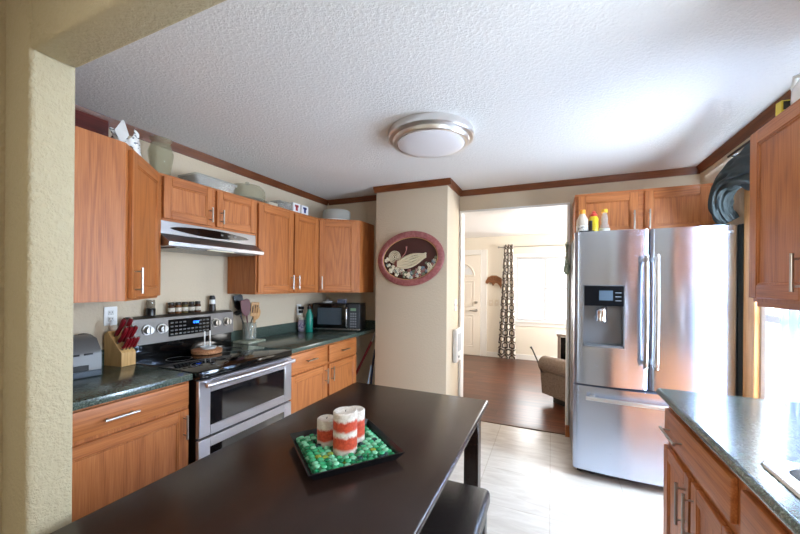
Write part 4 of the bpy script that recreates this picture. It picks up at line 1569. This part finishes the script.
MO = (-2.352, 3.035)
MR = math.atan2(0.13, 0.483)
T = Thing('microwave', 'black and stainless microwave in the counter corner', 'microwave', (MO[0], MO[1], CT), MR)
MW, MD, MH = 0.520, 0.26, 0.292
T.part('case', MB().box(0, MW, 0.012, MD, 0.012, MH, 0.005, 2), plain('black_case', lin(26, 26, 28), 0.35))
T.part('bottom_trim', MB().box(0, MW, 0.0, 0.012, 0.012, 0.030, 0.002), STEEL)
d = T.part('door', MB().box(0.004, 0.375, -0.008, 0.0115, 0.032, MH - 0.004, 0.004, 2), BLACKG)
T.part('door_window', MB().box(0.06, 0.325, -0.0095, -0.0075, 0.07, MH - 0.045), speck('screen_with_reflection', lin(50, 58, 66), lin(84, 94, 102), 300, 0.12), d)  # screen colour lightened to carry a grey-blue reflection
m = MB().tube([(0.385, -0.010, 0.05), (0.385, -0.034, 0.065), (0.385, -0.038, 0.15), (0.385, -0.034, 0.235), (0.385, -0.010, 0.25)], 0.011, 10)
T.part('handle', m, STEEL, d)
cp = T.part('control_panel', MB().box(0.40, MW - 0.003, -0.006, 0.0115, 0.032, MH - 0.004, 0.003), plain('grey_control_panel', lin(64, 66, 70), 0.3, 0.3))
T.part('display', MB().box(0.422, 0.482, -0.008, -0.0055, 0.218, 0.246), plain('green_lcd', lin(120, 150, 120), 0.3), cp)
m = MB()
for r_ in range(6):
    for c in range(3):
        m.box(0.420 + c * 0.024, 0.420 + c * 0.024 + 0.018, -0.008, -0.0055, 0.045 + r_ * 0.027, 0.045 + r_ * 0.027 + 0.017, 0.001)
T.part('keypad', m, plain('grey_keys', lin(128, 130, 134), 0.4), cp)
for x in (0.05, MW - 0.05):
    for y in (0.04, MD - 0.04):
        T.part('foot', MB().cyl((x, y, 0), (x, y, 0.0125), 0.012), RUBBER)
# items on top of the microwave
mp = Thing('tin', 'small dark blue tin on top of the microwave', 'tin', (MO[0] + 0.26, MO[1] + 0.17, CT + MH + 0.0005), MR)
mp.part('box', MB().box(-0.045, 0.045, -0.03, 0.03, 0, 0.034, 0.003), plain('blue_grey_tin', lin(86, 92, 108), 0.4))
mp.part('lid', MB().box(-0.047, 0.047, -0.032, 0.032, 0.0345, 0.044, 0.003), plain('blue_grey_lid', lin(110, 116, 130), 0.4))
mp = Thing('dish', 'low white dish with a small round lid on the left of the microwave top', 'dish', (MO[0] + 0.10, MO[1] + 0.13, CT + MH + 0.0005))
mp.part('dish', MB().lathe([(0.03, 0), (0.05, 0.006), (0.055, 0.018), (0.05, 0.018), (0.03, 0.008)], seg=24), PLASTIC_W)
mp.part('lid', MB().lathe([(0.045, 0.0185), (0.03, 0.026), (0.008, 0.03), (0.008, 0.036)], seg=24), plain('grey_lid', lin(150, 150, 150), 0.4))

# broom and folded step stool in the gap by the column
T = Thing('broom', 'broom with a dark red handle leaning in the gap beside the column', 'broom', (-2.16, 3.32, 0.0))
T.part('handle', MB().tube([(-2.14, 3.32, 0.11), (-1.775, 3.305, 0.80)], 0.013, 10), plain('dark_red_pole', lin(128, 26, 34), 0.35), world=True)
T.part('grip', MB().tube([(-1.775, 3.305, 0.801), (-1.70, 3.302, 0.94)], 0.0145, 10), plain('grey_grip', lin(150, 150, 146), 0.4), world=True)
T.part('brush', MB().box(-2.28, -2.06, 3.29, 3.35, 0.0, 0.12, 0.006), plain('dark_bristles', lin(50, 44, 44), 0.9), world=True)
T = Thing('step_stool', 'folded dark blue step stool standing against the column', 'step stool', (-1.735, 3.26, 0.0))
m = MB()
m.tube([(-1.765, 3.205, 0.0), (-1.722, 3.240, 0.60), (-1.705, 3.250, 0.72), (-1.700, 3.33, 0.74), (-1.705, 3.41, 0.72), (-1.722, 3.425, 0.60), (-1.765, 3.44, 0.0)], 0.012, 8)
T.part('frame', m, plain('dark_blue_metal', lin(36, 46, 66), 0.3, 0.4), world=True)
T.part('step', MB().box(-1.712, -1.702, 3.255, 3.405, 0.30, 0.66, 0.003), plain('slate_step', lin(58, 70, 92), 0.4), world=True)
T.part('brace', MB().tube([(-1.78, 3.212, 0.30), (-1.742, 3.240, 0.56)], 0.008, 8), plain('pale_blue_metal', lin(170, 200, 228), 0.3), world=True)
T.part('foot', MB().box(-1.792, -1.74, 3.192, 3.232, 0.0, 0.10, 0.01, 2), BLACK, world=True)

# ---------------------------------------------------------------- things on top of the wall cabinets (z = 2.085)
UT = 2.0855
T = Thing('board', 'dark red board standing behind the near corner wall cabinet top', 'board', (-2.40, 1.0, UT))
T.part('plank', MB().box(-2.40, -2.38, 0.75, 1.17, UT, 2.36, 0.003), REDWOOD, world=True)
T = Thing('plastic_bag', 'crumpled white plastic bag with black print on the near wall cabinet', 'bag', (-2.20, 1.175, UT))
m = MB()


def bagf(u, v):
    an = 2 * PI * u
    z = 0.15 * v
    rr = 0.85 * (0.055 + 0.022 * math.sin(3 * an + 2) + 0.014 * math.sin(7 * an + 9 * v)) * (1 - 0.30 * v + 0.35 * v * v * math.sin(2 * an) ** 2)
    return (rr * 1.1 * math.cos(an), rr * 1.25 * math.sin(an), z + 0.030 * v * math.sin(2 * an + 0.5) + 0.018 * v * math.sin(5 * an))


bt = NT('printed_white_plastic')
nf = bt.noise(bt.coords((1, 1, 2.2)), 34, 2.0, 0.4)
bt.set(Base__Color=bt.ramp(nf, (0.575, lin(236, 234, 230)), (0.60, lin(30, 30, 32))), Roughness=0.3)
m.sheet(bagf, 56, 14, 0.002)
T.part('sack', m, bt.mat, smooth=1.3)
m = MB()
m.rings([[(0.04, -0.055, 0.09), (0.05, -0.055, 0.09), (0.05, -0.058, 0.092), (0.04, -0.058, 0.092)], [(0.038, -0.085, 0.150), (0.064, -0.030, 0.140), (0.064, -0.032, 0.142), (0.038, -0.087, 0.152)], [(0.05, -0.055, 0.215), (0.058, -0.050, 0.212), (0.058, -0.052, 0.214), (0.05, -0.057, 0.217)]])
T.part('handle_flap', m, plain('white_flap', lin(240, 238, 234), 0.4))
T = Thing('bowl', 'small green glass bowl on the near wall cabinet, left of the bag', 'bowl', (-2.16, 0.955, UT))
T.part('glass', MB().lathe([(0.025, 0), (0.045, 0.012), (0.058, 0.036), (0.054, 0.036), (0.040, 0.015), (0.0, 0.008)], seg=24), clear('green_glass', lin(140, 168, 130), 0.6))
T = Thing('vase', 'clear glass vase standing left of the short cabinet above the hood', 'vase', (-2.295, 1.412, UT))
T.part('glass', MB().lathe([(0.040, 0), (0.050, 0.006), (0.056, 0.05), (0.068, 0.13), (0.070, 0.16), (0.056, 0.205), (0.050, 0.222), (0.064, 0.245), (0.062, 0.245), (0.047, 0.224), (0.052, 0.205), (0.066, 0.16), (0.063, 0.13), (0.051, 0.05), (0.045, 0.012), (0.0, 0.010)], seg=32), clear('vase_glass', lin(200, 196, 168), 0.34))
T = Thing('storage_tub', 'shallow clear plastic tub with a white rim above the hood', 'tub', (-2.325, 1.775, UT), R(0))
m = MB()
m.rings([rrect(-0.085, 0.085, -0.15, 0.15, 0.03, 0.0), rrect(-0.10, 0.10, -0.175, 0.175, 0.035, 0.075), rrect(-0.096, 0.096, -0.171, 0.171, 0.035, 0.075), rrect(-0.081, 0.081, -0.146, 0.146, 0.03, 0.005)])
T.part('tub', m, CLEARPLASTIC)
m = MB()
m.rings([rrect(-0.106, 0.106, -0.181, 0.181, 0.037, 0.0755), rrect(-0.106, 0.106, -0.181, 0.181, 0.037, 0.084), rrect(-0.08, 0.08, -0.155, 0.155, 0.03, 0.096)])
T.part('lid', m, FROSTED)
T = Thing('cake_dome', 'glass cake dome with a knob on the wall cabinet, right of the plastic tub', 'cake dome', (-2.325, 2.125, UT))
T.part('plate', MB().lathe([(0.10, 0), (0.135, 0.006), (0.156, 0.018), (0.152, 0.020), (0.10, 0.010), (0.0, 0.009)], seg=40), CLEARGLASS)
T.part('dome', MB().lathe([(0.140, 0.0205), (0.143, 0.06), (0.138, 0.10), (0.118, 0.130), (0.06, 0.144), (0.012, 0.147)], seg=40), clear('smoky_dome', lin(178, 176, 150), 0.55))
T.part('knob', MB().ball((0, 0, 0.160), (0.019, 0.019, 0.014), 16, 8), CLEARGLASS)
m = MB().box(-0.06, 0.06, -0.055, 0.055, 0, 0.045, 0.006, 2)
solo('carton', 'low beige box right of the glass cake dome', 'box', m, plain('beige_box', lin(190, 182, 164), 0.6), (-2.31, 2.345, UT))
T = Thing('food_container', 'clear plastic container left of the white printed boxes', 'container', (-2.32, 2.495, UT))
T.part('tub', MB().box(-0.07, 0.07, -0.072, 0.072, 0, 0.075, 0.01, 2), CLEARPLASTIC)
T.part('lid', MB().box(-0.074, 0.074, -0.076, 0.076, 0.0755, 0.086, 0.004), FROSTED)
for yc, lab, col in ((2.645, 'white carton with a red printed figure on the tall wall cabinet', lin(176, 60, 60)), (2.765, 'white carton with blue print, nearest the white cake carrier', lin(36, 60, 130))):
    T = Thing('carton', lab, 'box', (-2.30, yc, UT), 0, 'white printed cartons')
    T.part('box', MB().box(-0.055, 0.055, -0.052, 0.052, 0, 0.102, 0.002), plain('white_carton', lin(232, 232, 234), 0.5))
    m = MB()
    m.box(0.0552, 0.0560, -0.016, 0.012, 0.03, 0.08)
    m.box(0.0552, 0.0560, -0.028, 0.024, 0.065, 0.085)
    T.part('print', m, plain('carton_print', col, 0.5))
T = Thing('cake_carrier', 'round frosted cake carrier on the corner cabinet above the microwave', 'cake carrier', (-2.16, 3.19, UT))
T.part('base', MB().lathe([(0.155, 0), (0.160, 0.004), (0.160, 0.018), (0.152, 0.020)], seg=48), PLASTIC_W)
T.part('cover', MB().lathe([(0.150, 0.0205), (0.150, 0.105), (0.140, 0.124), (0.10, 0.132), (0.0, 0.134)], seg=48), FROSTED)

# ---------------------------------------------------------------- living room things
T = Thing('curtain_rod', 'thin metal rod above the living room window', 'curtain rod', (-0.93, 6.92, 2.15))
T.part('rod', MB().cyl((-0.93, 6.92, 2.15), (1.35, 6.92, 2.15), 0.009), NICKEL, world=True)
T.part('finial', MB().ball((-0.945, 6.92, 2.15), 0.020, 12, 8), NICKEL, world=True)
T.part('bracket', MB().box(-0.885, -0.87, 6.92, 6.998, 2.14, 2.16), NICKEL, world=True)


def hexf(u, v):
    z = 2.19 - 2.165 * v
    wd = 0.165 + 0.17 * v
    x = -0.757 - 0.02 * v + (u - 0.5) * wd
    return (x, 6.866 + (0.018 + 0.022 * v) * math.sin(2 * PI * 3 * u), z)


m = MB().sheet(hexf, 72, 30, 0.003)
solo('curtain', 'cream curtain with a brown honeycomb pattern beside the front door', 'curtain', m, HEX, smooth=1.2)
# brown fan-shaped driftwood hung between door and curtain
T = Thing('wall_ornament', 'brown fan-shaped wooden ornament hung between the front door and the curtain', 'ornament', (-1.03, 6.996, 1.50))
om = oak('bark_brown', 'x', lin(86, 48, 26), lin(140, 90, 54), lin(176, 122, 78), 0.6)
pts = [(-0.17, -0.045), (-0.165, 0.0), (-0.12, 0.07), (-0.05, 0.105), (0.04, 0.105), (0.12, 0.06), (0.175, 0.0), (0.185, -0.07), (0.15, -0.11), (0.13, -0.16), (0.10, -0.10), (0.06, -0.05), (0.02, -0.04), (-0.03, -0.10), (-0.05, -0.05), (-0.10, -0.03), (-0.14, -0.06)]
T.part('plate', MB().prism_y(pts, -0.03, -0.004), om)
m = MB()
for k in range(6):
    an = R(20 + 28 * k)
    m.tube([(0.0, -0.032, -0.02), (0.13 * math.cos(an), -0.036, -0.02 + 0.10 * math.sin(an))], [0.006, 0.010], 6)
T.part('ribs', m, om)
for x_, lab in ((-1.095, 'white double switch plate nearer the front door'), (-0.985, 'white switch plate nearer the honeycomb curtain')):
    T = Thing('light_switch', lab, 'light switch', (x_, 6.998, 1.07))
    T.part('plate', MB().box(-0.040, 0.040, -0.007, -0.001, -0.060, 0.060, 0.002), plain('ivory_plate', lin(226, 214, 196), 0.4))
    T.part('toggle', MB().box(-0.006, 0.006, -0.016, -0.006, -0.012, 0.012, 0.002), PLASTIC_W)

# recliner seen past the fridge; local front = -Y, turned to face -X
chen = speck('taupe_chenille', lin(100, 84, 73), lin(152, 132, 116), 140, 0.95, 0.35, 0.65, bump=0.6)
T = Thing('recliner', 'taupe chenille recliner at the doorway beside the fridge', 'armchair', (0.495, 4.57, 0), R(-135))
for s in (-1, 1):
    m = MB()
    prof = []
    x_in, x_out = s * 0.27, s * 0.43
    m.rings([[(x_in, y, 0.10), (x_out - s * 0.03, y, 0.10), (x_out, y, 0.38), (x_in, y, 0.40)] for y in (-0.44, 0.42)])
    c = (s * 0.365, 0.455)
    m.tube([(c[0], -0.455, c[1]), (c[0], -0.44, c[1]), (c[0], 0.0, c[1] + 0.012), (c[0], 0.42, c[1] + 0.01)], [0.088, 0.098, 0.10, 0.10], 18)
    T.part('arm', m, chen)
T.part('seat', MB().box(-0.265, 0.265, -0.44, 0.22, 0.24, 0.46, 0.05, 3), chen)
T.part('footrest', MB().box(-0.265, 0.265, -0.475, -0.445, 0.12, 0.40, 0.012, 2), chen)
m = MB()
m.M = Matrix.Translation((0, 0.30, 0.42)) @ Matrix.Rotation(R(-14), 4, 'X')
m.box(-0.28, 0.28, -0.09, 0.11, 0.0, 0.58, 0.06, 3)
T.part('backrest', m, chen)
T.part('base', MB().box(-0.30, 0.30, -0.36, 0.36, 0.0, 0.12), plain('black_base', lin(22, 20, 20), 0.5))
T.part('lever', MB().tube([(0.44, -0.40, 0.36), (0.452, -0.47, 0.50), (0.455, -0.55, 0.62), (0.455, -0.575, 0.64)], [0.008, 0.008, 0.008, 0.014], 8), DARKMETAL)
# side cabinet
T = Thing('side_table', 'small dark-framed side cabinet under the living room window', 'side table', (0.36, 6.3, 0))
m = MB()
m.box(-0.28, 0.28, -0.20, 0.20, 0.60, 0.64, 0.006)
T.part('top', m, plain('grey_brown_top', lin(120, 104, 92), 0.3))
for x in (-0.26, 0.22):
    for y in (-0.19, 0.15):
        T.part('leg', MB().box(x, x + 0.04, y, y + 0.04, 0, 0.60, 0.003), plain('grey_brown_leg', lin(112, 96, 86), 0.4))
T.part('door_panel', MB().box(-0.22, 0.22, -0.185, -0.165, 0.08, 0.59), BLACKG)
T.part('side_panel', MB().box(-0.255, -0.235, -0.15, 0.15, 0.08, 0.59), BLACKG)
m = MB().box(-0.06, 0.06, -0.03, 0.03, 0, 0.075, 0.006, 2)
solo('clock', 'small black block-shaped clock on the side cabinet', 'clock', m, BLACK, (0.28, 6.25, 0.6405), R(12))
# dried herb bunch hanging from the doorway casing
T = Thing('dried_herb_bunch', 'dried grey-green herb bunch hanging on the doorway casing beside the fridge', 'herbs', (0.128, 3.60, 1.74))
hm = speck('dried_leaf', lin(120, 132, 112), lin(186, 192, 172), 80, 0.8)
m = MB()
rng = random.Random(5)
for k in range(16):
    a0 = rng.uniform(0, 2 * PI)
    sp = rng.uniform(0.006, 0.028)
    top = rng.uniform(0.05, 0.09)
    m.tube([(sp * 0.9 * math.cos(a0), sp * math.sin(a0) * 0.5, top), (0.2 * sp * math.cos(a0), 0.1 * sp, 0.0), (sp * 1.1 * math.cos(a0 + .5), 0.4 * sp * math.sin(a0), -0.16 - rng.uniform(0, 0.06))], [0.003, 0.003, 0.009], 5)
T.part('stems', m, hm)
T.part('tie', MB().tube([(0.010 * math.cos(2 * PI * i / 10), 0.008 * math.sin(2 * PI * i / 10), 0.0) for i in range(11)], 0.003, 5), plain('twine', lin(150, 120, 80), 0.8))
T.part('hook', MB().tube([(0.0, 0.0, 0.0), (0.004, 0.015, 0.03), (0.004, 0.038, 0.035)], 0.002, 5), NICKEL)
